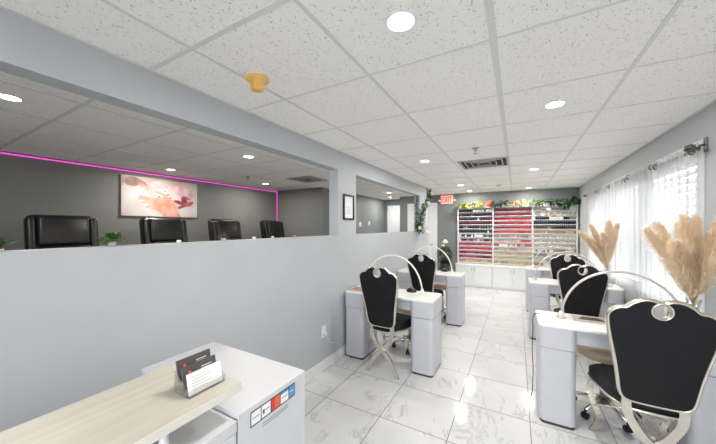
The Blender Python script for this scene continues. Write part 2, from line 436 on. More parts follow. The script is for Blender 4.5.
for i, (y0, y1) in enumerate(WINS):
    t = thing('window_blind', (WR+.028, (y0+y1)/2, WZ1), BL[i], 'blind', 'window blinds')
    h = (y1-y0)/2-.01
    m = MB(); m.box(-.025, .025, -h, h, -.04, -.002, .004); m.build('headrail', M['white_trim'], t)
    m = MB(); z = -.075
    while z > -(WZ1-WZ0)+.05:
        m.box(-.036, .036, -h, h, -.0012, .0012, rot=Matrix.Translation((0, 0, z)) @ Matrix.Rotation(-1.13, 4, 'Y')); z -= .060
    m.build('slats', M['blind'], t)
    m = MB(); m.box(-.018, .018, -h, h, -(WZ1-WZ0)+.006, -(WZ1-WZ0)+.03, .004); m.build('bottom_rail', M['white_trim'], t)

# pedicure room shell, corridor
b = MB(); b.box(PX-.1, PX, YF, PY, 0, CE); struct(b.build('wall_pedicure_left', M['wall_dark']))
b = MB(); b.box(PX-.1, -3.6, PY, PY+.1, 0, CE); struct(b.build('wall_pedicure_back', M['wall_dark']))
b = MB(); b.box(-3.7, -3.6, PY+.1, 8.2, 0, CE); struct(b.build('wall_corridor_left', M['wall_back']))
b = MB(); b.box(-3.7, -2.75, 8.2, 8.3, 0, CE); struct(b.build('wall_corridor_back', M['wall_back']))
b = MB(); b.box(-2.85, -2.75, YB+.1, 8.2, 0, CE); struct(b.build('wall_corridor_right', M['wall_back']))
# unseen wall behind the viewer; storefront openings added and sized to let daylight in
FRONT = [(-1.0, -.10), (.0, 1.0)]
b = MB()
b.box(PX-.1, WR+.12, YF-.12, YF, 0, .85); b.box(PX-.1, WR+.12, YF-.12, YF, 2.15, CE)
for x0, x1 in ((PX-.1, FRONT[0][0]), (FRONT[0][1], FRONT[1][0]), (FRONT[1][1], WR+.12)): b.box(x0, x1, YF-.12, YF, .85, 2.15)
struct(b.build('wall_front', M['wall']))
for i, (x0, x1) in enumerate(FRONT):
    b = MB(); b.box(x0, x1, YF-.06, YF-.055, .85, 2.15); struct(b.build('window_%d' % (i+4), M['added_glass']))

# doors
def door(name, x0, x1, y, z1, lever_right=True):
    d = bpy.data.objects.new(name, None); COL.objects.link(d); d.location = ((x0+x1)/2, y, 0); struct(d)
    h = (x1-x0)/2
    m = MB()
    m.box(-h-.07, -h, -.02, 0, 0, z1+.07, .004); m.box(h, h+.07, -.02, 0, 0, z1+.07, .004); m.box(-h, h, -.02, 0, z1, z1+.07, .004)
    m.build('door_casing', M['white_trim'], d)
    m = MB(); m.box(-h+.004, h-.004, -.014, 0, .005, z1-.003, .002)
    for (za, zb) in ((.12, .9), (1.02, z1-.12)):
        for (xa, xb) in ((-h+.1, -.04), (.04, h-.1)):
            m.box(xa, xb, -.019, -.012, za, zb, .006)
    m.build('door_leaf', M['white_trim'], d)
    m = MB(); sx = h-.07 if lever_right else -h+.07
    m.lathe([(0, 0), (.025, 0), (.025, .008), (.01, .012), (.01, .04), (.022, .05), (.024, .062), (0, .07)], n=16)
    bmesh.ops.transform(m.bm, matrix=Matrix.Translation((sx, -.014, .98)) @ Matrix.Rotation(PI/2, 4, 'X'), verts=m.bm.verts)
    m.build('door_knob', M['silver'], d)
door('door_1', -2.55, -1.88, YB, 2.0)
door('door_2', -3.45, -2.98, 8.2, 2.02)

# ------------------------------------------------------------------ ceiling fixtures
def downlight_parts(t):
    m = MB(); m.lathe([(.051, 0), (.064, 0), (.064, -.004), (.060, -.008), (.053, -.006), (.051, 0)], n=32); m.build('trim_ring', M['white_trim'], t)
    m = MB(); m.lathe([(0, -.003), (.052, -.003)], n=32); m.build('diffuser', M['lamp_disc'], t)
DL = [(-.408, 1.086, 'large round ceiling downlight nearest the viewer, near the amber detector'), (.228, 2.331, 'ceiling downlight on the window side, above the near right desk'),
      (-1.016, 3.554, 'ceiling downlight near the partition, above the left desks'), (-.974, 5.96, 'second ceiling downlight from the exit sign, along the partition'),
      (-.955, 7.069, 'small ceiling downlight closest to the exit sign'), (.221, 4.818, 'ceiling downlight to the right of the black air vent'), (.23, 7.05, 'small ceiling downlight right above the middle of the polish rack'),
      (-2.843, .497, 'oval-looking downlight at the left edge, nearest in the pedicure room'), (-4.40, 2.279, 'pedicure room downlight above the hand picture'), (-2.776, 2.306, 'brightest pedicure room downlight near the header'),
      (-4.25, 3.935, 'pedicure room downlight near the corner with the vertical pink strip'), (-2.718, 6.419, 'nearer downlight seen through the second opening'), (-3.141, 7.5, 'farther downlight in the corridor seen through the second opening')]
first = None
LIGHTS = []
for i, (x, y, lab) in enumerate(DL):
    if first is None:
        first = thing('ceiling_downlight', (x, y, CE), lab, 'ceiling light', 'recessed downlights'); downlight_parts(first)
    else: dup(first, (x, y, CE), label=lab)
    LIGHTS.append((x, y, 'main' if i < 7 else 'ped' if i < 11 else 'cor'))
def vent(name, x, y, sx, sy, lab):
    t = thing(name, (x, y, CE), lab, 'air vent')
    m = MB()
    for k, (h, hh) in enumerate(((sx, sy),)):
        for a in ((-h, h, -hh, -hh+.03), (-h, h, hh-.03, hh), (-h, -h+.03, -hh, hh), (h-.03, h, -hh, hh)): m.box(a[0], a[1], a[2], a[3], -.012, 0, .003)
    m.build('frame', M['vent_metal'], t)
    m = MB(); m.box(-sx+.02, sx-.02, -sy+.02, sy-.02, -.0055, -.0045); m.build('duct_opening', M['vent_dark'], t)
    m = MB()
    for k in range(1, 4):
        h = sx*(1-k*.24); hh = sy*(1-k*.24)
        for a in ((-h, h, -hh, -hh+.014), (-h, h, hh-.014, hh), (-h, -h+.014, -hh, hh), (h-.014, h, -hh, hh)):
            m.box(a[0], a[1], a[2], a[3], -.018+.002*k, -.006, .002)
    m.build('louvre', M['vent_metal'], t)
vent('air_vent', -.37, 4.05, .29, .27, 'square louvred air vent in the main ceiling above the aisle')
vent('air_vent', -3.2, 3.92, .27, .27, 'dark air vent in the pedicure room ceiling')
t = thing('smoke_detector', (-1.255, 1.10, CE), 'amber capped detector hanging from the ceiling near the partition', 'detector')
m = MB(); m.lathe([(0, -.012), (.085, -.012), (.085, -.006), (.08, 0), (0, 0)], n=32); m.build('mounting_plate', M['white_trim'], t)
m = MB(); m.lathe([(.086, -.012), (.088, -.02), (.072, -.034), (.05, -.046), (.047, -.05)], n=32); m.build('collar', M['yellow_cover'], t)
m = MB()
m.lathe([(.047, -.046), (.046, -.085), (.04, -.096), (0, -.1)], n=32)
for k in range(16):
    a = 2*PI*k/16; m.box(.044, .05, -.004, .004, -.09, -.05, .001, rot=Matrix.Rotation(a, 4, 'Z'))
m.build('dust_cap', M['yellow_cover'], t); t.scale = (.72, .72, .8)
for (x, y, lab) in ((-.379, 3.228, 'small sprinkler head on the main ceiling in front of the vent'), (-3.894, 3.224, 'tiny sprinkler head on the pedicure room ceiling')):
    t = thing('sprinkler_head', (x, y, CE), lab, 'sprinkler', 'sprinkler heads')
    m = MB(); m.lathe([(.035, 0), (.035, -.006), (.012, -.01), (.01, -.03), (.006, -.034)], n=20); m.build('escutcheon', M['silver'], t)
    m = MB(); m.tube([(-.01, 0, -.03), (-.014, 0, -.045), (0, 0, -.06), (.014, 0, -.045), (.01, 0, -.03)], .003, 6); m.lathe([(0, -.058), (.018, -.06), (.018, -.063), (0, -.063)], n=16); m.build('deflector', M['silver'], t)
t = thing('ceiling_sensor', (-.314, 6.328, CE), 'small dark round sensor on the ceiling beyond the vent', 'sensor')
m = MB(); m.lathe([(0, -.03), (.03, -.026), (.05, -.012), (.055, 0)], n=24); m.build('housing', M['vent_metal'], t)

# exit sign with two emergency heads
t = thing('exit_sign', (-1.56, YB, 2.03), 'red lettered white exit sign high on the back wall', 'exit sign')
m = MB(); m.box(-.15, .15, -.05, 0, 0, .21, .008); m.build('housing', M['exit_face'], t)
m = MB()
def stroke(x0, z0, x1, z1, w=.02):
    d = Vector((x1-x0, 0, z1-z0)); L = d.length; ang = math.atan2(d.z, d.x)
    m.box(-w/2, L+w/2, -.004, .0, -w/2, w/2, rot=Matrix.Translation((x0, -.051, z0)) @ Matrix.Rotation(-ang, 4, 'Y'))
z0, z1, zm = .04, .17, .105
stroke(-.12, z0, -.12, z1); stroke(-.12, z0, -.07, z0); stroke(-.12, z1, -.07, z1); stroke(-.12, zm, -.08, zm)
stroke(-.045, z0, .01, z1); stroke(-.045, z1, .01, z0)
stroke(.04, z0, .04, z1); stroke(.095, z0, .095, z1); stroke(.07, z1, .12, z1)
m.build('lettering', M['exit_red'], t)
for sx in (-1, 1):
    m = MB(); m.tube([(sx*.15, -.025, .08), (sx*.185, -.03, .08)], .012, 8); m.lathe([(0, .03), (.03, .025), (.034, 0), (.028, -.02), (0, -.024)], (sx*.195, -.035, .08), 16)
    m.build('emergency_head', M['white_trim'], t)

# ------------------------------------------------------------------ pedicure room contents
m = MB()
m.tube([(PX+.012, YF+.1, 2.243), (PX+.012, PY-.012, 2.252)], .0075, 6); m.tube([(PX+.014, PY-.014, 2.252), (PX+.014, PY-.014, .3)], .0075, 6)
tag(m.build('led_strip', M['led']), 'glowing magenta strip light along the pedicure room wall and down its corner', 'strip light')

t = thing('canvas_picture', (PX+.002, 2.41, 1.60), 'unframed photo print of a manicured hand with flowers, on pedicure room wall', 'picture')
W, H = 1.09, .585
m = MB(); m.box(0, .03, -W/2, W/2, 0, H, .003); m.build('canvas', M['canvas'], t)
def flat(name, polys, mat, off):
    m = MB()
    for n_, P in enumerate(polys): m.poly([(.0305+off+.00006*n_, (u-.5)*W, v*H) for u, v in P])
    return m.build(name, mat, t)
def ell(cu, cv, ru, rv, a=0, n=18):
    return [(cu+ru*math.cos(q)*math.cos(a)-rv*math.sin(q)*math.sin(a), cv+(ru*math.cos(q)*math.sin(a)+rv*math.sin(q)*math.cos(a))*1.0) for q in [2*PI*k/n for k in range(n)]]
flat('printed_blur', [ell(.12, .86, .10, .12), ell(.25, .80, .05, .14, .4), [(.01, .72), (.06, .99), (.01, .99)]], M['print_brown'], 0)
flat('printed_petals', [ell(.80, .72, .13, .2, .4), ell(.92, .5, .07, .22), ell(.64, .25, .1, .12), ell(.45, .84, .12, .1)], M['print_petal'], .001)
hand = [(.52, .0), (.74, .0), (.70, .16), (.665, .33), (.62, .47), (.55, .545), (.47, .53), (.37, .47), (.30, .50), (.21, .53), (.185, .495), (.25, .44), (.31, .37), (.26, .37), (.33, .29), (.38, .25), (.33, .20), (.40, .17), (.46, .10)]
flat('printed_hand', [hand, ell(.25, .465, .075, .028, .55), ell(.285, .375, .08, .027, .5), ell(.345, .265, .075, .025, .4), ell(.49, .60, .1, .03, -.75), ell(.40, .66, .07, .022, -.5)], M['print_skin'], .002)
flat('printed_flower', [ell(.80, .47, .045, .11, .3), ell(.73, .41, .05, .10, 1.1), ell(.87, .38, .04, .10, -.6), ell(.77, .31, .035, .09, 2.4), ell(.83, .55, .03, .07, .9)], M['print_flower'], .003)
flat('printed_nails', [ell(.44, .53, .018, .012, .8), ell(.56, .60, .02, .012, .5), ell(.60, .52, .018, .012, .5), ell(.52, .68, .016, .01, .5)], M['ink_dark'], .004)

def spa_chair(loc, lab, rz):
    t = thing('pedicure_chair', loc, lab, 'pedicure chair', 'row of pedicure chairs along the far wall', rz)   # faces +X
    m = MB(); m.rbox(-.35, .55, -.33, .33, 0, .42, .12, bev=.02); m.lathe([(.2, .38), (.22, .44), (.26, .46), (.28, .44), (.28, 0)], (.72, 0, 0), 24); m.build('spa_base', M['white_gloss'], t)
    m = MB(); m.box(-.28, .32, -.26, .26, .5, .68, .06, 4); m.box(-.2, .2, -.2, .2, .4, .52); m.build('seat', M['leather2'], t)
    S = Matrix.Translation((-.26, 0, .62)) @ Matrix.Rotation(-.16, 4, 'Y')
    m = MB(); m.box(-.11, .03, -.275, .275, -.06, .97, .055, 4, S); m.build('backrest_shell', M['leather2'], t, True)
    m = MB()
    m.box(.0, .085, -.215, .215, .62, .94, .035, 4, S); m.box(.0, .095, -.215, .215, .34, .62, .04, 4, S); m.box(.0, .09, -.215, .215, .02, .34, .04, 4, S)
    m.build('back_cushion', M['leather2'], t, True)
    for s in (-1, 1):
        m = MB(); m.box(-.02, .075, s*.252-.04, s*.252+.04, .3, .93, .03, 4, S); m.build('side_wing', M['leather2'], t, True)
    m = MB(); m.tube([S @ Vector((.05, -.26, .50)), S @ Vector((.1, -.18, .43)), S @ Vector((.115, 0, .40)), S @ Vector((.1, .18, .43)), S @ Vector((.05, .26, .50))], .02, 10); m.build('lumbar_roll', M['leather2'], t)
    for s in (-1, 1):
        m = MB(); m.box(-.25, .3, s*.35-.05, s*.35+.05, .72, .84, .04, 4); m.box(-.2, .15, s*.35-.03, s*.35+.03, .42, .74, .02); m.build('armrest', M['leather2'], t, True)
    return t
c0 = spa_chair((-4.06, 1.165, 0), 'black leather pedicure chair left of the picture, beside the green plant', 0)
dup(c0, (-4.0, 2.20, 0), .04, 'black leather pedicure chair directly under the hand picture')
dup(c0, (-4.0, 3.20, 0), .12, 'black leather pedicure chair just right of the picture')
dup(c0, (-4.0, 4.30, 0), .15, 'black leather pedicure chair in the corner below the vertical pink strip')

# leaf helpers
def leaf(m, p, d, L, w, curl=.2, up=(0, 0, 1)):
    """pointed leaf blade from p along d"""
    n0 = len(m.bm.faces)
    d = Vector(d).normalized(); s = d.cross(Vector(up)); s = s.normalized() if s.length > 1e-4 else d.orthogonal().normalized(); n = s.cross(d)
    pr = []
    for k, (t, ww) in enumerate(((0, .12), (.25, .8), (.5, 1), (.75, .7), (1, .04))):
        c = Vector(p)+d*L*t-n*curl*L*t*t
        pr.append((m.bm.verts.new(c+s*w*ww/2+n*w*.12*ww), m.bm.verts.new(c), m.bm.verts.new(c-s*w*ww/2+n*w*.12*ww)))
    for A, B in zip(pr, pr[1:]):
        for q in (0, 1):
            f = m.bm.faces.new((A[q], A[q+1], B[q+1], B[q])); f.smooth = True
    m._tag(n0)
def rose(m, c, r, seed=0):
    q = random.Random(seed); c = Vector(c)
    for ring, (n, rr, tilt) in enumerate(((3, .35, .15), (5, .65, .55), (6, 1.0, 1.0))):
        for k in range(n):
            a = 2*PI*k/n+ring*.6+q.uniform(-.2, .2)
            rot = Matrix.Rotation(a, 4, 'Z') @ Matrix.Rotation(tilt, 4, 'Y')
            m.ball(c+(Matrix.Rotation(a, 4, 'Z') @ Vector((rr*r*.55, 0, r*(.25-.25*ring)))), r*.22, r*.5, r*.55, 1, rot)
def bush(name, loc, lab, cat, n, L, w, spread, up, potr, poth, mat, spiky=False, seed=1):
    q = random.Random(seed); t = thing(name, loc, lab, cat)
    m = MB(); m.lathe([(0, 0), (potr*.75, 0), (potr, poth), (potr*.88, poth), (potr*.8, poth*.85), (0, poth*.85)], n=20); m.build('pot', M['pot'], t)
    m = MB()
    for k in range(n):
        a = q.uniform(0, 2*PI); e = q.uniform(.25, 1.35) if not spiky else q.uniform(.7, 1.45)
        d = Vector((math.cos(a)*math.cos(e), math.sin(a)*math.cos(e), math.sin(e)))
        if spiky: leaf(m, (0, 0, poth*.85), d, L*q.uniform(.7, 1.1), w, .25)
        else:
            p = Vector((0, 0, poth))+Vector((math.cos(a)*math.cos(e)*spread, math.sin(a)*math.cos(e)*spread, math.sin(e)*up))*q.uniform(.4, 1)
            leaf(m, p, d+Vector((0, 0, q.uniform(-.6, .2))), L*q.uniform(.7, 1.2), w, .4)
    m.build('foliage', mat, t)
    return t
LX = WL-.06
bush('spiky_plant', (LX, .285, LZ), 'small spiky plant on the half wall at the left edge', 'plant', 14, .062, .011, 0, 0, .012, .010, M['leaf'], True, 3)
bush('leafy_plant', (LX, .64, LZ), 'small bushy green plant in a cream pot on the half wall', 'plant', 90, .026, .018, .042, .035, .02, .022, M['leaf3'], False, 5)
t = bush('dried_flower_pot', (LX, 1.255, LZ), 'tiny grey dried flower pot on the half wall by the second pedicure chair', 'plant', 60, .022, .012, .03, .022, .018, .018, simple('grey_dried_leaf', (120, 114, 104), .7, noise=.3), False, 9)
for k, (y, r, c, lab) in enumerate(((.95, .011, 'rose_white', 'tiny white votive jar on the half wall before the second pedicure chair'), (1.50, .012, 'rose_white', 'tiny white votive jar on the half wall before the third pedicure chair'), (1.69, .012, 'pot', 'tiny cream votive jar on the half wall between third and fourth pedicure chairs'), (1.945, .013, 'rose_pink', 'tiny pink votive jar on the half wall before the fourth pedicure chair'))):
    m = MB(); m.lathe([(0, 0), (r, 0), (r*1.15, r*.8), (r, r*1.6), (r*.7, r*1.7), (r*.6, r*1.3), (0, r*1.3)], n=16)
    o = m.build('votive_jar', M[c]); o.location = (LX+.02, y, LZ); tag(o, lab, 'jar', 'small jars on the half wall')

# ------------------------------------------------------------------ partition: certificate, outlet, garland
t = thing('framed_certificate', (WL, 2.82, 1.524), 'narrow black framed certificate on the post between the openings', 'picture frame')
m = MB(); w, h = .115, .29
for a in ((-w, w, 0, .018), (-w, w, h-.018, h), (-w, -w+.018, 0, h), (w-.018, w, 0, h)): m.box(0, .018, a[0], a[1], a[2], a[3], .002)
m.build('frame', M['black_frame'], t)
m = MB(); m.box(.002, .006, -w+.01, w-.01, .01, h-.01)
m.mi = 1
for k in range(5): m.box(.006, .0065, -.05+.01*(k % 2), .05-.012*(k % 3), .07+k*.018, .073+k*.018)
m.build('paper', [M['paper'], M['ink']], t)

t = thing('power_outlet', (WL, 2.335, .385), 'white wall outlet with a plug, low on the partition', 'outlet')
m = MB(); m.box(0, .006, -.036, .036, -.06, .06, .003); m.build('plate', M['white_trim'], t)
m = MB(); m.box(.006, .035, -.018, .018, -.035, -.005, .005); m.build('plug', M['white_trim'], t)
m = MB(); m.tube(spline([(WL+.036, 2.335, .365), (WL+.055, 2.38, .27), (WL+.045, 2.50, .22), (WL+.04, 2.61, .14), (WL+.04, 2.675, .03), (WL+.035, 2.72, .008)], 6), .0035, 6)
m.tube(spline([(-1.43, 2.86, .005), (-1.3, 2.92, .005), (-1.15, 2.82, .005), (-1.02, 2.88, .005), (-.93, 2.9, .005)], 6), .0035, 6)
tag(m.build('power_cable', M['cord_white']), 'white power cord from the wall outlet to the near left desk', 'cord')
t = thing('light_switch', (-3.6, 6.55, 1.5), 'small white wall box on the corridor wall through the second opening', 'switch')
m = MB(); m.box(0, .012, -.05, .05, -.05, .06, .004); m.build('plate', M['white_trim'], t)
m = MB(); m.box(.012, .016, -.01, .01, -.02, .02, .001); m.build('toggle', M['vent_metal'], t)
t = thing('thermostat', (-3.6, 7.05, 1.52), 'grey thermostat beside the white box on the corridor wall', 'thermostat')
m = MB(); m.box(0, .02, -.06, .06, -.05, .07, .006); m.build('body', M['vent_metal'], t)
m = MB(); m.box(.02, .021, -.03, .03, .0, .04); m.build('screen', M['white_trim'], t)

def garland(name, pts, lab, nl, L, w, mats, flowers, group=None, spread=.05, seed=2):
    """vine with leaves in bands of colour and single flowers; pts in world space"""
    q = random.Random(seed); base = Vector(pts[0]); t = thing(name, base, lab, 'garland', group)
    path = [p-base for p in spline(pts, 10)]
    m = MB(); m.tube(path, .004, 6); m.build('vine', M['stem'], t)
    for mi, (mat, f0, f1, n) in enumerate(mats):
        m = MB()
        for k in range(n):
            f = q.uniform(f0, f1)*(len(path)-1); i = min(int(f), len(path)-2); p = path[i].lerp(path[i+1], f-i)
            d = Vector((q.gauss(0, 1), q.gauss(0, 1), q.gauss(0, .8))).normalized()
            leaf(m, p+d*q.uniform(0, spread), d, L*q.uniform(.7, 1.3), w*q.uniform(.8, 1.2), .3)
        m.build('leaves', mat, t)
    for k, (p, r, mat) in enumerate(flowers):
        m = MB(); rose(m, (0, 0, 0), r, k)
        a = Matrix.Rotation(PI/2, 4, 'X'); bmesh.ops.transform(m.bm, matrix=Matrix.Translation(Vector(p)-base) @ a, verts=m.bm.verts)
        m.build('rose', M[mat], t)
gx = WL+.045
garland('rose_garland', [(gx, 5.52, 1.37), (gx, 5.42, 1.46), (gx, 5.55, 1.53), (gx, 5.58, 1.68), (gx, 5.75, 1.82), (gx, 5.98, 1.96), (gx, 6.15, 2.1), (gx, 6.2, 2.2)],
        'green garland with white roses climbing the end of the partition', 0, .075, .045,
        [(M['leaf'], 0, 1, 130), (M['leaf3'], 0, 1, 70), (M['leaf'], 0, .3, 60)],
        [((gx+.03, 5.50, 1.38), .045, 'rose_white'), ((gx+.03, 5.36, 1.42), .04, 'rose_white'), ((gx+.04, 5.60, 1.63), .045, 'rose_white'), ((gx+.03, 5.95, 1.94), .045, 'rose_white'), ((gx+.03, 6.2, 2.16), .05, 'rose_white'), ((gx+.03, 5.82, 1.33), .05, 'rose_white'), ((gx+.03, 6.02, 1.31), .045, 'rose_white')], spread=.045)
m = MB(); m.tube([(-1.762, 5.6, LZ+.004), (-1.762, 5.58, HZ-.01)], .004, 5)
for k in range(26):
    leaf(m, (-1.762+R.uniform(-.01, .01), 5.585, R.uniform(LZ+.1, HZ-.03)), (R.gauss(0, 1), -abs(R.gauss(0, .6))-.1, R.gauss(0, .6)), .055, .03)
tag(m.build('vine_strand', M['leaf']), 'thin dark green vine strand hanging in the far side of the second opening', 'vine')

# ------------------------------------------------------------------ back wall: cabinets, rack, bottles
CY, RY = 7.19, 7.405
edges = [-1.30, -.49, .325, 1.13]
CABL = ['white two-door base cabinet at the left, below dark polish rows', 'white two-door base cabinet in the middle below the red polish rows', 'white two-door base cabinet at the right, behind the window-side desks']
for i in range(3):
    x0, x1 = edges[i]+.002, edges[i+1]-.002; w = (x1-x0)/2
    t = thing('base_cabinet', ((x0+x1)/2, CY, 0), CABL[i], 'cabinet', 'white base cabinets under the polish rack')
    m = MB(); m.box(-w, w, .02, YB-CY-.003, .06, .515); m.build('carcass', M['white_trim'], t)
    m = MB(); m.box(-w+.001, w-.001, .04, .06, 0, .06); m.build('plinth', M['white_trim'], t)
    for s in (0, 1):
        a, c = (-w+.003, -.003) if s == 0 else (.003, w-.003)
        m = MB(); m.box(a, c, 0, .018, .065, .51, .003); d = m.build('door', M['white_trim'], t)
        m = MB(); kx = -.035 if s == 0 else .035; m.box(kx-.005, kx+.005, -.012, .001, .40, .47, .003); m.build('pull', M['silver'], d)
m = MB(); m.box(-1.305, 1.135, CY-.015, YB-.003, .517, .545, .004)
tag(m.build('cabinet_top', M['white_top']), 'long white countertop running over the base cabinets at the back', 'countertop')

t = thing('polish_rack', (-.081, RY, .546), 'tall white three-bay wall rack full of nail polish rows', 'rack')
BX = [-1.275+.081, -.484+.081, .316+.081, 1.110+.081]; RH = 1.362
m = MB(); m.box(BX[0], BX[3], YB-RY-.02, YB-RY-.004, 0, RH); m.build('back_panel', M['white_trim'], t)
for x in BX:
    m = MB(); m.box(x-.013, x+.013, 0, YB-RY-.02, 0, RH-.02, .002); m.build('upright', M['white_trim'], t)
m = MB(); m.box(BX[0]-.013, BX[3]+.013, -.008, YB-RY-.004, RH-.02, RH+.06, .003); m.build('crown_board', M['white_trim'], t)
NR = 13; PZ = .1015; Z0 = .03
for bay in range(3):
    for k in range(NR):
        m = MB(); m.box(BX[bay]+.013, BX[bay+1]-.013, .02, YB-RY-.02, Z0+PZ*k-.005, Z0+PZ*k); m.box(BX[bay]+.013, BX[bay+1]-.013, .014, .018, Z0+PZ*k-.006, Z0+PZ*k+.006)
        m.build('shelf', M['white_trim'], t)

def gloss(n, c): return simple(n, c, .35, noise=.05, spec=.3)
PC = {'black': gloss('polish_black', (24, 20, 24)), 'plum': gloss('polish_plum', (74, 24, 44)), 'navy': gloss('polish_navy', (34, 38, 62)), 'wine': gloss('polish_wine', (96, 20, 36)),
      'pink': gloss('polish_pink', (180, 74, 98)), 'rose': gloss('polish_rose', (148, 40, 66)), 'red': gloss('polish_red', (170, 22, 34)), 'crimson': gloss('polish_crimson', (136, 16, 38)), 'coral': gloss('polish_coral', (196, 66, 66)),
      'cream': gloss('polish_cream', (200, 184, 156)), 'blush': gloss('polish_blush', (196, 146, 136)), 'white': gloss('polish_white', (232, 230, 226)), 'beige': gloss('polish_beige', (164, 138, 110)), 'grey': gloss('polish_grey', (140, 138, 138)), 'gold': gloss('polish_gold', (186, 150, 84)), 'yellow': gloss('polish_yellow', (192, 176, 130)), 'brown': gloss('polish_brown', (92, 58, 48))}
CAPB, CAPW = M['black_plastic'], M['white_trim']
_bm = {}
def bottle_mesh(col, cap):
    if (col, cap) not in _bm:
        m = MB(); m.mi = 0; m.box(-.0160, .0160, -.0135, .0135, 0, .060, .004, 2)
        m.mi = 1; m.lathe([(.0075, .060), (.0075, .062), (.0098, .062), (.0088, .087), (0, .0875)], n=8)
        o = m.build('nail_polish_bottle', [PC[col], CAPB if cap == 'b' else CAPW]); _bm[(col, cap)] = o.data; bpy.data.objects.remove(o)
    return _bm[(col, cap)]
# rows top to bottom: palette, cap colour
ROWS = [
 [(('black', 'navy', 'white'), 'b'), (('black', 'plum'), 'b'), (('black', 'navy', 'plum', 'white'), 'b'), (('plum', 'black', 'wine'), 'b'), (('black', 'grey', 'navy'), 'b'), (('black', 'navy', 'white'), 'b'), (('black', 'grey', 'white'), 'w'), (('grey', 'white', 'plum'), 'w'), (('pink', 'rose'), 'w'), (('rose', 'pink', 'coral'), 'w'), (('rose', 'wine', 'pink'), 'w'), (('wine', 'rose', 'pink'), 'w'), (('beige', 'blush', 'yellow'), 'w')],
 [(('crimson', 'wine', 'red'), 'b'), (('crimson', 'red'), 'w'), (('red', 'crimson'), 'w'), (('red', 'coral', 'crimson'), 'w'), (('red', 'crimson'), 'w'), (('red', 'coral'), 'w'), (('cream', 'blush', 'grey'), 'w'), (('coral', 'blush', 'cream'), 'w'), (('cream', 'white', 'pink'), 'w'), (('cream', 'yellow', 'beige'), 'w'), (('yellow', 'cream', 'blush'), 'w'), (('cream', 'yellow', 'brown'), 'w'), (('beige', 'yellow', 'cream'), 'w')],
 [(('cream', 'grey', 'white'), 'w'), (('white', 'cream'), 'w'), (('white', 'grey', 'black'), 'w'), (('black', 'navy'), 'b'), (('brown', 'black', 'beige'), 'b'), (('beige', 'cream', 'grey'), 'w'), None, None, None, (('grey', 'white', 'beige'), 'w'), (('white', 'grey'), 'w'), (('cream', 'grey'), 'w'), (('white', 'beige'), 'w')]]
BAYN = ['left', 'middle', 'right']
ORD = ['top', 'second', 'third', 'fourth', 'fifth', 'sixth', 'seventh', 'eighth', 'ninth', 'tenth', 'eleventh', 'twelfth', 'bottom']
CNAME = {'black': 'black', 'navy': 'navy', 'white': 'white', 'plum': 'plum', 'wine': 'wine red', 'grey': 'grey', 'pink': 'pink', 'rose': 'rose pink', 'crimson': 'crimson', 'red': 'bright red', 'coral': 'coral'}
count = 0; rest = {}
jar0 = None
for bay in (1, 0, 2):
    for r in range(NR):
        z = .546+Z0+PZ*(NR-1-r)+.001; xa, xb = BX[bay]-.081+.034, BX[bay+1]-.081-.034
        spec = ROWS[bay][r]
        if spec is None:
            n = 11
            for k in range(n):
                x = xa+.012+(xb-xa-.024)*k/(n-1)
                if jar0 is None:
                    m = MB(); m.lathe([(0, 0), (.022, 0), (.024, .004), (.024, .028), (0, .028)], n=14); m.mi = 1; m.lathe([(.025, .028), (.025, .046), (.022, .05), (0, .05)], n=14)
                    o = jar0 = m.build('powder_jar', [PC['white'], M['gold_lid']])
                else: o = jar0.copy(); COL.objects.link(o)
                o.location = (x, RY+.046, z)
                tag(o, 'gold-lidded powder jar on the %s shelf of the right rack bay' % ORD[r], 'jar', 'powder jars on the %s shelf of the right bay' % ORD[r])
            continue
        pal, cap = spec; n = 21; seq = []
        q = random.Random(bay*50+r); cur = q.choice(pal)
        for k in range(n):
            if q.random() < .6: cur = q.choice(pal)
            x = xa+(xb-xa)*k/(n-1)
            if count < 294 and ((bay == 1 and r < 6) or (bay == 0 and r < 8)):
                o = bpy.data.objects.new('nail_polish_bottle', bottle_mesh(cur, cap)); COL.objects.link(o)
                o.location = (x, RY+.042, z); count += 1
                tag(o, '%s nail polish bottle on the %s shelf of the %s rack bay' % (CNAME[cur], ORD[r], BAYN[bay]), 'nail polish', '%s polish bottles on the %s shelf of the %s bay' % (CNAME[cur], ORD[r], BAYN[bay]))
            else: rest.setdefault((cur, cap), []).append((x, RY+.042, z))
m = MB(); mats = []
for (c_, cap), ps in rest.items():
    for q_ in (PC[c_], CAPB if cap == 'b' else CAPW):
        if q_ not in mats: mats.append(q_)
    tb = bmesh.new(); tb.from_mesh(bottle_mesh(c_, cap))
    for p in ps:
        n0 = len(m.bm.faces); me = bottle_mesh(c_, cap)
        v0 = len(m.bm.verts); m.bm.from_mesh(me); m.bm.verts.ensure_lookup_table(); m.bm.faces.ensure_lookup_table()
        for v in m.bm.verts[v0:]: v.co += Vector(p)
        ia, ib = mats.index(PC[c_]), mats.index(CAPB if cap == 'b' else CAPW)
        for f in m.bm.faces[n0:]: f.material_index = ia if f.material_index == 0 else ib
    tb.free()
tag(m.build('nail_polish_bottles', mats), 'remaining pale and pink nail polish bottles filling the lower and right shelves', 'nail polish', kind='stuff')

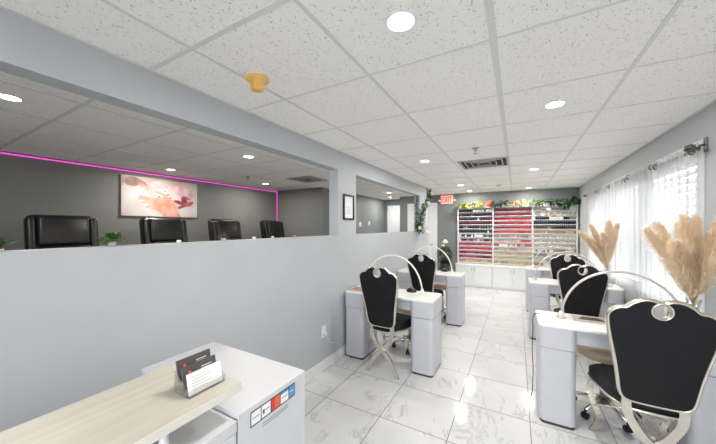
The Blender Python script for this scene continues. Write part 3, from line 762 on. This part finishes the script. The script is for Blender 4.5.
zt = .546+RH+.075
garland('leaf_garland', [(-1.26, RY-.09, zt), (-1.0, RY-.06, zt-.015), (-.75, RY-.06, zt), (-.5, RY-.06, zt-.02), (-.25, RY-.06, zt), (0, RY-.06, zt-.01), (.3, RY-.06, zt+.005), (.5, RY-.05, zt)],
        'leafy garland with pink flowers along the left part of the rack top', 0, .075, .045,
        [(M['leaf2'], 0, .32, 110), (M['leaf'], .38, .62, 80), (M['leaf2'], .6, .85, 40), (M['leaf3'], .82, 1, 50)],
        [((-.57, RY-.10, zt-.02), .075, 'rose_pink'), ((-.53, RY-.09, zt+.03), .05, 'rose_pink'), ((.02, RY-.10, zt), .045, 'rose_peach'), ((.14, RY-.10, zt+.01), .05, 'rose_peach'), ((-.06, RY-.10, zt-.01), .04, 'rose_pink'), ((-1.05, RY-.10, zt), .03, 'rose_peach')], spread=.04, seed=4)
garland('leaf_garland', [(.6, RY-.05, zt+.02), (.75, RY-.06, zt-.02), (.9, RY-.06, zt-.05), (1.0, RY-.06, zt-.01), (1.08, RY-.06, zt+.03), (1.12, RY-.06, zt-.04)],
        'dark green leafy garland drooping over the right end of the rack top', 0, .085, .055,
        [(M['leaf'], 0, 1, 110), (M['leaf3'], 0, 1, 50)], [], spread=.05, seed=6)

# tall flower vase on the floor beside the rack
t = thing('flower_vase', (-1.52, 7.05, 0), 'dark green plant with a white bloom standing left of the polish rack', 'plant')
m = MB(); m.lathe([(0, 0), (.1, 0), (.13, .15), (.14, .35), (.09, .52), (.07, .6), (.085, .64), (.07, .62), (0, .5)], n=28); m.build('vase', M['ink_dark'], t)
m = MB(); q = random.Random(11)
for k in range(190):
    a = q.uniform(0, 2*PI); e = q.uniform(-1.2, 1.3); p = Vector((math.cos(a)*math.cos(e)*.11, math.sin(a)*math.cos(e)*.1, .70+.2*math.sin(e)+.05))*1
    leaf(m, p, (math.cos(a), math.sin(a), q.uniform(-.5, .5)), q.uniform(.07, .13), .05, .4)
m.build('leaves', M['leaf'], t)
m = MB()
for k in range(5): m.tube([(q.uniform(-.02, .02), q.uniform(-.02, .02), .5), (q.uniform(-.06, .06), q.uniform(-.06, .06), 1.0)], .005, 5)
m.build('stems', M['stem'], t)
m = MB(); rose(m, (0.02, -.04, 1.08), .075, 3); rose(m, (-.03, -.04, .99), .05, 4); m.build('bloom', M['rose_white'], t)

# ------------------------------------------------------------------ manicure desks
def desk(loc, lab, mirror, we=.485):
    """1.0 m wide, .38 deep, origin at the floor under its centre; aisle pedestal at +X (mirror: -X)"""
    t = thing('manicure_desk', loc, lab, 'desk', 'white manicure desks'); s = -1 if mirror else 1
    def X(a, c): return (a, c) if s == 1 else (-c, -a)
    D = .19
    m = MB(); x0, x1 = X(-we-.003, .505); m.rbox(x0, x1, -D-.005, D+.005, 0.712, .732, .035, bev=.004); m.build('tabletop', M['white_top'], t)
    for (a, c) in ((.275, .5), (-we, -.25 if we > .45 else -.28)):
        x0, x1 = X(a, c); outer = a > 0
        m = MB(); m.rbox(x0, x1, -D, D, .02, .553, .04, bev=.003); p = m.build('pedestal', M['white_gloss'], t)
        m = MB(); m.rbox(x0-.003, x1+.003, -D-.003, D+.003, .56, .714, .04, bev=.003); m.build('drawer', M['white_gloss'], p)
        m = MB(); m.rbox(x0+.006, x1-.006, -D+.006, D-.006, 0, .022, .034, bev=0); m.build('plinth', M['dark_gap'], p)
        m = MB(); m.rbox(x0+.004, x1-.004, -D+.004, D-.004, .552, .562, .036, bev=0); m.build('shadow_groove', M['silver'], p)
    x0, x1 = X(-.252, .275)
    m = MB(); m.box(x0, x1, -D+.05, D-.02, .60, .714, .004); m.build('apron_drawer', M['white_gloss'], t)
    return t
DX = -1.1925
dk = desk((DX, 2.885, 0), 'near left white manicure desk, against the partition by the wall outlet', False)
dup(dk, (DX, 4.475, 0), label='far left white manicure desk, just before the partition ends')
DR = .645
dkr = desk((DR, 2.68, 0), 'near right white manicure desk, behind the largest black chair', True, .42)
dup(dkr, (DR, 4.45, 0), label='middle right white manicure desk with the smaller pampas vase')
dup(dkr, (DR, 5.79, 0), label='far right white manicure desk, nearest the polish rack')

TZ = .733
def arc_lamp(loc, lab, mat, r=.34, h=.385):
    t = thing('arc_lamp', loc, lab, 'desk lamp', 'arched desk lamps')
    P = [(-r*math.cos(a), 0, .01+h*math.sin(a)) for a in [PI*k/40 for k in range(41)]]
    m = MB(); m.tube(P, 1.0, 10, flat=(.0125, .0075, (0, 1, 0))); a = m.build('arc', mat, t)
    m = MB(); m.tube([(-(r-.0078)*math.cos(a_), 0, .01+(h-.0078)*math.sin(a_)) for a_ in [PI*k/40 for k in range(3, 38)]], 1.0, 6, flat=(.007, .0015, (0, 1, 0))); m.build('light_strip', M['white_trim'], a)
    for s in (-1, 1):
        m = MB(); m.lathe([(0, 0), (.034, 0), (.034, .008), (.018, .016), (.015, .05), (0, .05)], (s*r, 0, 0), 20); m.build('foot', mat, t)
    return t
la = arc_lamp((-1.21, 2.95, TZ), 'ivory arched lamp over the near left desk', M['lamp_ivory'], .34)
dup(la, (-1.215, 4.56, TZ), label='ivory arched lamp over the far left desk')
lr = arc_lamp((.652, 2.72, TZ), 'rose-silver arched lamp over the near right desk', M['lamp_rose'], .345, .375)
dup(lr, (.56, 4.47, TZ), label='rose-silver arched lamp over the middle right desk')
dup(lr, (.60, 5.80, TZ), label='rose-silver arched lamp over the far right desk, nearest the rack')

# desk things
def oval(name, loc, rx, ry, h, mat, lab, cat, rz=0):
    m = MB(); m.lathe([(0, 0), (.9, 0), (1, .3*h), (.9, .75*h), (.5, h), (0, h)], n=24, sx=rx, sy=ry)
    o = m.build(name, mat); o.location = loc; o.rotation_euler = (0, 0, rz); return tag(o, lab, cat)
t = thing('nail_drill', (-1.0, 2.99, TZ), 'black rounded device on the near left desk by the lamp foot', 'nail device')
m = MB(); m.lathe([(0, 0), (.05, 0), (.056, .012), (.05, .03), (.028, .042), (0, .044)], n=24, sx=1, sy=.75); m.build('body', M['black_plastic'], t)
m = MB(); m.lathe([(.014, .0435), (.012, .05), (0, .051)], n=14); m.build('dial', M['silver'], t)
t = thing('nail_drill', (-1.0, 4.61, TZ), 'black rounded device on the far left desk by the lamp foot', 'nail device')
m = MB(); m.lathe([(0, 0), (.05, 0), (.056, .012), (.05, .03), (.028, .042), (0, .044)], n=24, sx=1, sy=.75); m.build('body', M['black_plastic'], t)
m = MB(); m.lathe([(.014, .0435), (.012, .05), (0, .051)], n=14); m.build('dial', M['silver'], t)
t = thing('tool_tray', (-1.56, 2.80, TZ), 'small tray with red and beige files at the wall end of the near left desk', 'tray')
m = MB(); m.box(-.09, .09, -.07, .07, 0, .006, .002); m.box(-.09, .09, -.07, -.064, 0, .016); m.box(-.09, .09, .064, .07, 0, .016); m.box(-.09, -.084, -.07, .07, 0, .016); m.box(.084, .09, -.07, .07, 0, .016); m.build('tray', M['lamp_rose'], t)
m = MB()
for k in range(3): m.box(-.07, .07, -.045+k*.035, -.028+k*.035, .0065, .010, .001)
m.build('nail_file', M['rose_pink'], t)
t = thing('lotion_bottle', (-1.50, 4.44, TZ), 'dark capped lotion bottle at the wall end of the far left desk', 'bottle')
m = MB(); m.lathe([(0, 0), (.032, 0), (.034, .01), (.034, .1), (.015, .125), (.012, .13), (0, .13)], n=20); m.build('body', M['pot'], t)
m = MB(); m.lathe([(.014, .13), (.014, .15), (.006, .152), (.006, .17), (0, .17)], n=12); m.box(-.03, .006, -.006, .006, .168, .18, .003); m.build('pump', M['black_plastic'], t)
m = MB(); m.lathe([(.0345, .03), (.0345, .085)], n=20); m.build('printed_label', M['ink_dark'], t)
t = thing('tool_tray', (.50, 2.74, TZ), 'flat rose tray of manicure tools on the near right desk', 'tray')
m = MB(); m.box(-.12, .12, -.06, .06, 0, .006, .002); m.box(-.12, .12, -.06, -.055, 0, .014); m.box(-.12, .12, .055, .06, 0, .014); m.box(-.12, -.115, -.06, .06, 0, .014); m.box(.115, .12, -.06, .06, 0, .014); m.build('tray', M['lamp_rose'], t)
m = MB()
for k in range(4): m.tube([(-.09+.01*k, -.035+k*.02, .011), (.08-.012*k, -.03+k*.021, .011)], .004, 6)
m.build('tools', M['rod'], t)
m = MB(); m.tube(spline([(.16, 2.73, TZ+.004), (.135, 2.73, TZ+.003), (.118, 2.72, TZ-.03), (.117, 2.70, .6), (.112, 2.72, .45), (.118, 2.70, .3), (.112, 2.72, .1), (.10, 2.78, .006), (.12, 2.9, .005)], 6), .003, 6)
tag(m.build('lamp_cord', M['black_plastic']), 'thin black lamp cord hanging down the aisle side of the near right desk', 'cord')

# ------------------------------------------------------------------ customer chairs
HALF = [(0, 1.046), (.035, 1.060), (.075, 1.057), (.108, 1.037), (.132, 1.014), (.160, 1.009), (.187, .991), (.203, .961), (.202, .915), (.191, .84), (.174, .75), (.159, .66), (.149, .58), (.142, .53), (.128, .495), (.095, .478), (0, .474)]
def outline(n=4):
    pts = [Vector((x, 0, z)) for x, z in HALF]+[Vector((-x, 0, z)) for x, z in HALF[-2:0:-1]]
    return spline(pts, n, True)
def tilt(p):  # back leans: y as a function of height
    return Vector((p[0], p[1]-.212-(p[2]-.50)*.16, p[2]))
def chair(loc, lab, rz):
    t = thing('salon_chair', loc, lab, 'chair', 'black salon chairs with silver frames', rz)
    O = outline(); ring = [(.034*math.sin(2*PI*k/24), 1.004+.037*math.cos(2*PI*k/24)) for k in range(24)]
    m = MB(); m.prism([(p.x, p.z) for p in O], -.02, .02, [ring])
    for v in m.bm.verts: v.co = tilt(v.co)
    m.build('back_panel', M['leather'], t)
    m = MB(); m.tube([tilt(p) for p in O], 1, 10, True, flat=(.026, .0095, (0, 1, 0))); fr = m.build('back_frame', M['chrome'], t)
    m = MB(); m.tube([tilt((.038*math.sin(a), 0, 1.007+.042*math.cos(a))) for a in [2*PI*k/28 for k in range(28)]], 1, 10, True, flat=(.028, .008, (0, 1, 0))); m.build('loop', M['chrome'], fr)
    # seat
    pr = []
    for k in range(40):
        a = 2*PI*k/40; c, s = math.cos(a), math.sin(a); e = .52
        yy = .235*abs(s)**e*(1 if s > 0 else -.90); pr.append((.205*abs(c)**e*(1 if c > 0 else -1)*(.93+1.1*yy), yy))
    def slab(m, z0, z1, k0, k1, k2):
        n0 = len(m.bm.faces); rings = []
        for (z, f) in ((z0, k0), (z0+(z1-z0)*.3, k1), (z1-(z1-z0)*.3, k1), (z1, k2)):
            rings.append([m.bm.verts.new((x*f, y*f, z)) for x, y in pr])
        for A, B in zip(rings, rings[1:]):
            for k in range(40):
                f = m.bm.faces.new((A[k], A[(k+1) % 40], B[(k+1) % 40], B[k])); f.smooth = True
        m.bm.faces.new(rings[0][::-1]); f = m.bm.faces.new(rings[-1]); m._tag(n0)
    m = MB(); slab(m, .43, .495, .97, .985, .88); m.build('seat', M['leather'], t)
    m = MB(); slab(m, .412, .43, 1.0, 1.012, 1.0); m.build('seat_rim', M['chrome'], t)
    # rear X of two flat bands, crossing below the back
    for s in (-1, 1):
        P = spline([(s*.108, -.206, .49), (s*.111, -.208, .44), (s*.097, -.208, .375), (s*.052, -.205, .29), (0, -.203, .24), (-s*.055, -.203, .195), (-s*.105, -.204, .125), (-s*.14, -.206, .055), (-s*.168, -.21, .0)], 6)
        m = MB(); m.band([p+Vector((0, s*.004, 0)) for p in P], .040, .016, (0, 1, 0)); m.build('rear_leg', M['chrome'], t)
    for s in (-1, 1):
        P = spline([(s*.16, .17, .405), (s*.19, .205, .34), (s*.185, .205, .24), (s*.155, .19, .15), (s*.16, .2, .07), (s*.185, .225, 0)], 6)
        m = MB(); m.band(P, .03, .016, (0, 1, 0)); m.build('front_leg', M['chrome'], t)
    m = MB(); m.tube(spline([(-.17, .195, .2), (0, .15, .25), (.17, .195, .2)], 8), .008, 8); m.tube(spline([(0, .15, .25), (0, 0, .27), (0, -.2, .285)], 6), .008, 8); m.build('stretcher', M['chrome'], t)
    return t
ch = chair((-1.142, 2.735, 0), 'black chair facing the near left desk, its back to the viewer', -.02); ch.scale = (.97, 1, 1)
dup(ch, (-1.15, 4.15, 0), .0, 'black chair facing the far left desk')
dup(ch, (.655, 2.345, 0), .0, 'largest black chair, nearest the viewer at the near right desk', (1.04, 1, 1))
dup(ch, (.58, 3.86, 0), -.02, 'black chair at the middle right desk, seen behind the near arched lamp')
dup(ch, (.61, 5.10, 0), .0, 'farthest black chair on the window side, at the far right desk')

def stool(loc, lab, rz):
    t = thing('technician_stool', loc, lab, 'stool', 'tan technician stools', rz)
    m = MB(); m.lathe([(0, .44), (.145, .44), (.162, .455), (.166, .485), (.152, .51), (.1, .52), (0, .52)], n=32); m.build('seat', M['tan'], t)
    m = MB(); m.lathe([(0, .08), (.028, .08), (.028, .26), (.018, .27), (.018, .42), (.09, .435), (.09, .442), (0, .442)], n=20); m.build('column', M['silver'], t)
    for k in range(5):
        a = 2*PI*k/5+.3; c, s = math.cos(a), math.sin(a)
        m = MB(); m.tube([(c*.02, s*.02, .13), (c*.11, s*.11, .1), (c*.20, s*.20, .068)], [.018, .015, .012], 8); l = m.build('leg', M['chrome'], t)
        m2 = MB()
        for d in (-.012, .012):
            tb = MB(); tb.lathe([(0, -.008), (.022, -.008), (.026, 0), (.022, .008), (0, .008)], n=16)
            bmesh.ops.transform(tb.bm, matrix=Matrix.Translation((c*.20, s*.20, .026)) @ Matrix.Rotation(a, 4, 'Z') @ Matrix.Translation((0, d, 0)) @ Matrix.Rotation(PI/2, 4, 'X'), verts=tb.bm.verts)
            m2.merge(tb.bm)
        m2.tube([(c*.20, s*.20, .026), (c*.20, s*.20, .07)], .008, 6)
        m2.build('caster', M['black_plastic'], l)
    return t
st = stool((.59, 2.84, 0), 'tan round stool under the far side of the near right desk', -.125)
dup(st, (-1.09, 4.70, 0), .014, 'tan round stool tucked behind the far left desk')
dup(st, (-1.10, 3.26, 0), .8, 'tan round stool on the far side of the near left desk')

# ------------------------------------------------------------------ pampas vases
def pampas(loc, lab, plumes, scale, seed):
    q = random.Random(seed); t = thing('pampas_vase', loc, lab, 'vase', 'vases of dried pampas grass')
    s = scale
    m = MB(); m.lathe([(0, .0), (.045*s, 0), (.055*s, .03*s), (.05*s, .09*s), (.026*s, .16*s), (.024*s, .2*s), (.036*s, .25*s), (.033*s, .25*s), (.021*s, .2*s), (.023*s, .16*s), (.046*s, .09*s), (.05*s, .032*s), (.04*s, .006), (0, .006)], n=28); m.build('vase', M['vase_glass'], t)
    for (ax, ay, L, hgt, fat, bend) in plumes:
        d = Vector((ax, ay, 1)).normalized(); out = Vector((ax, ay, 0)); out = out.normalized() if out.length > .01 else Vector((1, 0, 0))
        A = Vector((ax*.03, ay*.03, .02)); B = Vector((ax*.02, ay*.02, .22*s))
        C = B+d*hgt; D = C+d*L*.5+out*bend*.25*L; E_ = C+d*L*.88+out*bend*L*.85-Vector((0, 0, 1))*abs(bend)*.2*L
        path = spline([A, B, C, D, E_], 10)
        m = MB(); m.tube(path, .003, 5); st_ = m.build('stem', M['pampas_stem'], t)
        m = MB(); N = len(path); i0 = 20
        for k in range(int(2600*fat)):
            f = q.random()**.9; i = i0+f*(N-1-i0); ii = min(int(i), N-2); p = path[ii].lerp(path[ii+1], i-ii)
            tang = (path[ii+1]-path[ii]).normalized(); a = q.uniform(0, 2*PI)
            u = tang.orthogonal().normalized(); w = tang.cross(u); r_ = u*math.cos(a)+w*math.sin(a)
            env = min(1, .35+f*2.2)*(1-f**2.2*.75)
            ln = q.uniform(.55, 1.0)*.15*s*fat*env+.015
            dirv = (tang*q.uniform(.9, 1.8)+r_*q.uniform(.15, 1.15)).normalized()
            side = dirv.cross(r_).normalized()*.0011*s*q.uniform(.7, 1.4)
            P0 = p; P1 = p+dirv*ln*.55; P2 = p+dirv*ln-Vector((0, 0, 1))*ln*q.uniform(.02, .5)
            v = [m.bm.verts.new(x) for x in (P0-side, P0+side, P1+side*1.3, P1-side*1.3, P2)]
            m.bm.faces.new((v[0], v[1], v[2], v[3])); m.bm.faces.new((v[3], v[2], v[4]))
        m.build('plume', M['pampas'], st_)
    return t
pampas((.985, 2.62, TZ), 'large vase of dried pampas plumes on the near right desk by the window',
       [(-.36, -.06, .50, .06, 1.0, .10), (-.22, .14, .50, .08, 1.0, .06), (-.10, -.12, .54, .07, 1.05, .05), (.04, .05, .52, .08, 1.0, -.02), (.10, -.20, .54, .09, 1.05, .05), (.09, -.36, .50, .06, 1.0, .12), (-.24, -.24, .44, .03, 1.0, .10), (0, .25, .5, .08, 1.0, .08)], 1.0, 21)
pampas((.955, 4.42, TZ), 'smaller vase of dried pampas plumes on the middle right desk',
       [(-.44, .12, .48, .05, 1.0, .14), (-.24, .05, .50, .07, 1.0, .06), (.0, .0, .54, .07, 1.05, .03), (.1, -.12, .52, .06, 1.0, .05), (-.10, -.2, .44, .03, 1.0, .10), (-.36, -.06, .42, .0, 1.0, .12), (.08, .2, .5, .06, 1.0, .06)], 1.0, 33)

# ------------------------------------------------------------------ curtains and rod
RX, RZ = WR-.052, 1.985
t = thing('curtain_rod', (RX, 4.6, RZ), 'dark pewter curtain rod with a ring finial above the windows', 'curtain rod')
m = MB(); m.tube([(0, -1.75, 0), (0, 1.75, 0)], .008, 12); m.build('rod', M['rod'], t)
for s in (-1, 1):
    m = MB(); c = Vector((-.045, s*1.745, .004)); m.tube(spline([(0, s*1.62, 0), (-.03, s*1.66, .002), (-.044, s*1.70, .004)], 5), .007, 8)
    for k in range(4):
        a0 = PI*k/4
        m.tube([c+Vector((.026*math.sin(q)*math.cos(a0), -.042*math.cos(q), .026*math.sin(q)*math.sin(a0))) for q in [2*PI*j/24 for j in range(24)]], .0045, 6, True)
    m.ball(c+Vector((0, s*.044, 0)), .008, .008, .008); m.ball(c-Vector((0, s*.047, 0)), .014, .014, .014)
    m.build('finial', M['rod'], t)
for y in (-1.70, 0, 1.70):
    m = MB(); m.tube([(0, y, .0), (.02, y, .03), (.048, y, .03)], .008, 8); m.box(.044, .0515, y-.02, y+.02, -.02, .08, .002); m.tube([(0.0, y-.012, 0), (0, y+.012, 0)], .018, 12); m.build('bracket', M['rod'], t)
CURL = ['sheer white curtain panel nearest the polish rack', 'sheer white curtain panel second from the polish rack, behind the small pampas', 'sheer white curtain panel in the middle of the window wall', 'sheer white curtain panel second from the near end of the rod', 'sheer white curtain panel nearest the rod finial and big pampas']
spans = [(5.62, 6.34), (4.96, 5.66), (4.24, 5.0), (3.55, 4.28), (2.86, 3.58)]
q = random.Random(3)
for ci, (y0, y1) in enumerate(spans):
    t = thing('sheer_curtain', (RX, (y0+y1)/2, 0.02), CURL[ci], 'curtain', 'sheer curtain panels')
    m = MB(); nu, nv = 130, 26; ph = q.uniform(0, 6); nw = 6
    top = RZ+.045-.02+q.uniform(-.012, .012); G = []
    for j in range(nv+1):
        v = j/nv; row = []
        for i in range(nu+1):
            u = i/nu
            amp = .018*(1-.2*v)+.006*v*math.sin(3*u*PI+ph)
            th = 2*PI*nw*u
            x = amp*math.sin(th+.35*v*math.sin(ph+u*9))+.005*v*math.sin(5*u*PI+ph*2)
            y = (u-.5)*(y1-y0)+.010*math.sin(2*th+ph)*(1-.4*v)+.012*v*math.sin(u*7+ph)
            row.append(m.bm.verts.new((x-.014, y, top*(1-v)+.006*math.sin(th)*(1-v))))
        G.append(row)
    for j in range(nv):
        for i in range(nu):
            f = m.bm.faces.new((G[j][i], G[j][i+1], G[j+1][i+1], G[j+1][i])); f.smooth = True
    m.build('sheer_fabric', M['curtain'], t)
    for k in (0, nw-1):
        m = MB(); yy = ((k+.5)/nw-.5)*(y1-y0)
        a = [(-.012+.022*math.cos(z)*.95, yy+.006*math.cos(z), top-.045+.022*math.sin(z)) for z in [2*PI*j/20 for j in range(20)]]
        m.tube(a, .005, 6, True); m.build('grommet', M['rod'], t)

# ------------------------------------------------------------------ reception desk, cabinet, card holder
t = thing('reception_desk', (-1.0, 0, 0), 'white reception desk with a raised pale oak counter in the foreground', 'reception desk')
m = MB(); m.box(-.03, .28, -.9, .557, .84, .873, .002); m.build('work_surface', M['reception_white'], t)
m = MB(); m.box(.26, .279, -.9, .556, .03, .839, .002); m.build('front_panel', M['reception_white'], t)
for y in (-.9, .536):
    m = MB(); m.box(-.02, .259, y, y+.02, 0, .839, .002); m.build('side_panel', M['reception_white'], t)
m = MB(); m.box(-.0265, .2745, -.9, .576, .9755, .977); m.mi = 1; m.box(-.026, .2755, -.9, .577, .951, .9754, .001); m.build('raised_counter', [M['wood'], M['ivory_edge']], t)
for (x, y) in ((.245, .375), (.245, -.6), (0, .5), (0, -.6)):
    m = MB(); m.tube([(x, y, .873), (x, y, .9512)], .0105, 16); m.lathe([(.016, .873), (.016, .876), (.0105, .878)], (x, y, 0), 16); m.build('post', M['white_trim'], t)

t = thing('side_cabinet', (-.996, .71, 0), 'white gloss cabinet at the end of the reception desk, with a sticker', 'cabinet')
m = MB(); m.box(-.296, .276, -.148, .156, .0, .885, .002); m.build('body', M['reception_white'], t)
m = MB()
def cell(y0, y1, mi, z0, z1, off):
    m.mi = mi; m.box(.2755, .276+off, y0, y1, z0, z1)
cell(-.105, .097, 0, .820, .868, .0006)
cs = [(-.102, -.065, 1), (-.061, -.023, 1), (-.019, .020, 2), (.024, .062, 1), (.066, .094, 4)]
for y0, y1, mi in cs: cell(y0, y1, mi, .8245, .8640, .001)
for k in range(4): cell(-.096+k*.007, -.092+k*.007, 5, .842, .847, .0013)
cell(-.056, -.049, 0, .836, .850, .0013)
for k in range(3): cell(-.045+k*.006, -.041+k*.006, 5, .844, .848, .0013)
cell(-.019, -.004, 3, .8245, .8640, .0012)
cell(.024, .062, 4, .856, .8640, .0013)
for k in range(4): cell(.030+k*.007, .034+k*.007, 5, .841, .845, .0013)
for k in range(3): cell(.072+k*.006, .075+k*.006, 1, .842, .847, .0013)
for z in (.795, .804): cell(-.055, .06, 5, z, z+.002, .0008)
m.build('sticker', [M['ink_dark'], M['paper'], M['orange'], M['red_print'], M['blue_print'], M['ink']], t)
m = MB(); m.box(-.294, .274, -.1495, -.1485, .02, .87); m.build('near_side_shade', M['vent_metal'], t)  # grey sheet standing in for shade on the cabinet's near side

hx, hy, hz = -.815, .502, .9775
t = thing('card_holder', (hx, hy, hz), 'clear acrylic three-tier business card holder on the oak counter', 'card holder')
m = MB()
for k in range(3):
    x = .032-k*.026; z = .0+k*.013
    m.box(x+.008, x+.0095, -.053, .053, z, z+.020, .0003)
    m.box(x-.010, x+.008, -.053, .053, z, z+.002, .0003)
m.box(-.032, -.0305, -.053, .053, 0, .060, .0003)
m.build('tiers', M['acrylic'], t)
for s in (-1, 1):
    m = MB(); m.prism([(.0415, 0), (.0415, .018), (.016, .034), (-.010, .048), (-.032, .060), (-.032, 0)], s*.053, s*.0545)
    m.build('side_wall', M['acrylic'], t)
CM = [('paper', 'vent_metal', None), ('card_dark', 'paper', 'orange'), ('card_dark', 'paper', 'orange')]
CL = ['white business cards in the front tier of the holder', 'charcoal business cards in the middle tier of the holder', 'charcoal business cards in the rear, topmost tier of the holder']
for k in range(3):
    x = .037-k*.026; z = .0025+k*.013
    c, i, d = CM[k]
    T = thing('business_cards', (hx+x, hy, hz+z), CL[k], 'business cards', 'stacks of business cards')
    S = Matrix.Rotation(-.22, 4, 'Y')
    m = MB(); m.box(-.006, .000, -.050, .050, 0.001, .058, .0004, rot=S); m.build('stack', M[c], T)
    m = MB()
    for j in range(2 if k else 5):
        if k: m.box(0, .0006, .004, .036-.006*j, .040-j*.006, .0425-j*.006, rot=S)
        else: m.box(0, .0006, -.04, .002+.013*(j % 2), .014+j*.008, .0152+j*.008, rot=S)
    m.build('printed_text', M[i], T)
    if d:
        m = MB(); m.box(0, .0007, -.034, -.026, .035, .043, .0003, rot=S); m.build('printed_emblem', M[d], T)

# ------------------------------------------------------------------ light
def area(name, loc, size, power, col=(1, 1, 1), rot=(0, 0, 0), shape='DISK', sy=None, portal=False, spread=None):
    l = bpy.data.lights.new(name, 'AREA'); l.shape = shape; l.size = size; l.energy = power; l.color = col
    if sy: l.size_y = sy
    if spread: l.spread = spread
    o = bpy.data.objects.new(name, l); COL.objects.link(o); o.location = loc; o.rotation_euler = rot
    if portal: l.cycles.is_portal = True
    return o
PW = {'main': 9.5, 'ped': 9.0, 'cor': 10.0}
for x, y, k in LIGHTS:
    area('downlight_lamp', (x, y, CE-.010), .10, PW[k], (1, .97, .92))
for y0, y1 in WINS:
    area('window_portal', (WR+.13, (y0+y1)/2, (WZ0+WZ1)/2), WZ1-WZ0, 0, rot=(0, PI/2, 0), shape='RECTANGLE', sy=y1-y0, portal=True)
for x0, x1 in FRONT:
    area('storefront_portal', ((x0+x1)/2, YF-.13, 1.5), x1-x0, 0, rot=(PI/2, 0, 0), shape='RECTANGLE', sy=1.3, portal=True)
w = bpy.data.worlds.new('sky'); SC.world = w; w.use_nodes = True
bg = w.node_tree.nodes['Background']; bg.inputs['Color'].default_value = (.95, .975, 1.0, 1); bg.inputs['Strength'].default_value = 11.5

# ------------------------------------------------------------------ camera
cam = bpy.data.cameras.new('camera'); co = bpy.data.objects.new('camera', cam); COL.objects.link(co)
co.location = (0, 0, 1.446); co.rotation_euler = (PI/2, 0, .5094)
cam.sensor_width = 36; cam.lens = 283.7/716*36; cam.shift_y = -(-4.52)/716; cam.clip_start = .02
SC.camera = co
vs = SC.view_settings; vs.view_transform = 'Standard'; vs.look = 'None'; vs.gamma = 1; vs.use_curve_mapping = False; vs.exposure = .45
SC.cycles.max_bounces = 10; SC.cycles.diffuse_bounces = 6; SC.cycles.transparent_max_bounces = 24
SC.cycles.sample_clamp_indirect = 6; SC.cycles.use_denoising = True; SC.cycles.caustics_reflective = False; SC.cycles.caustics_refractive = False
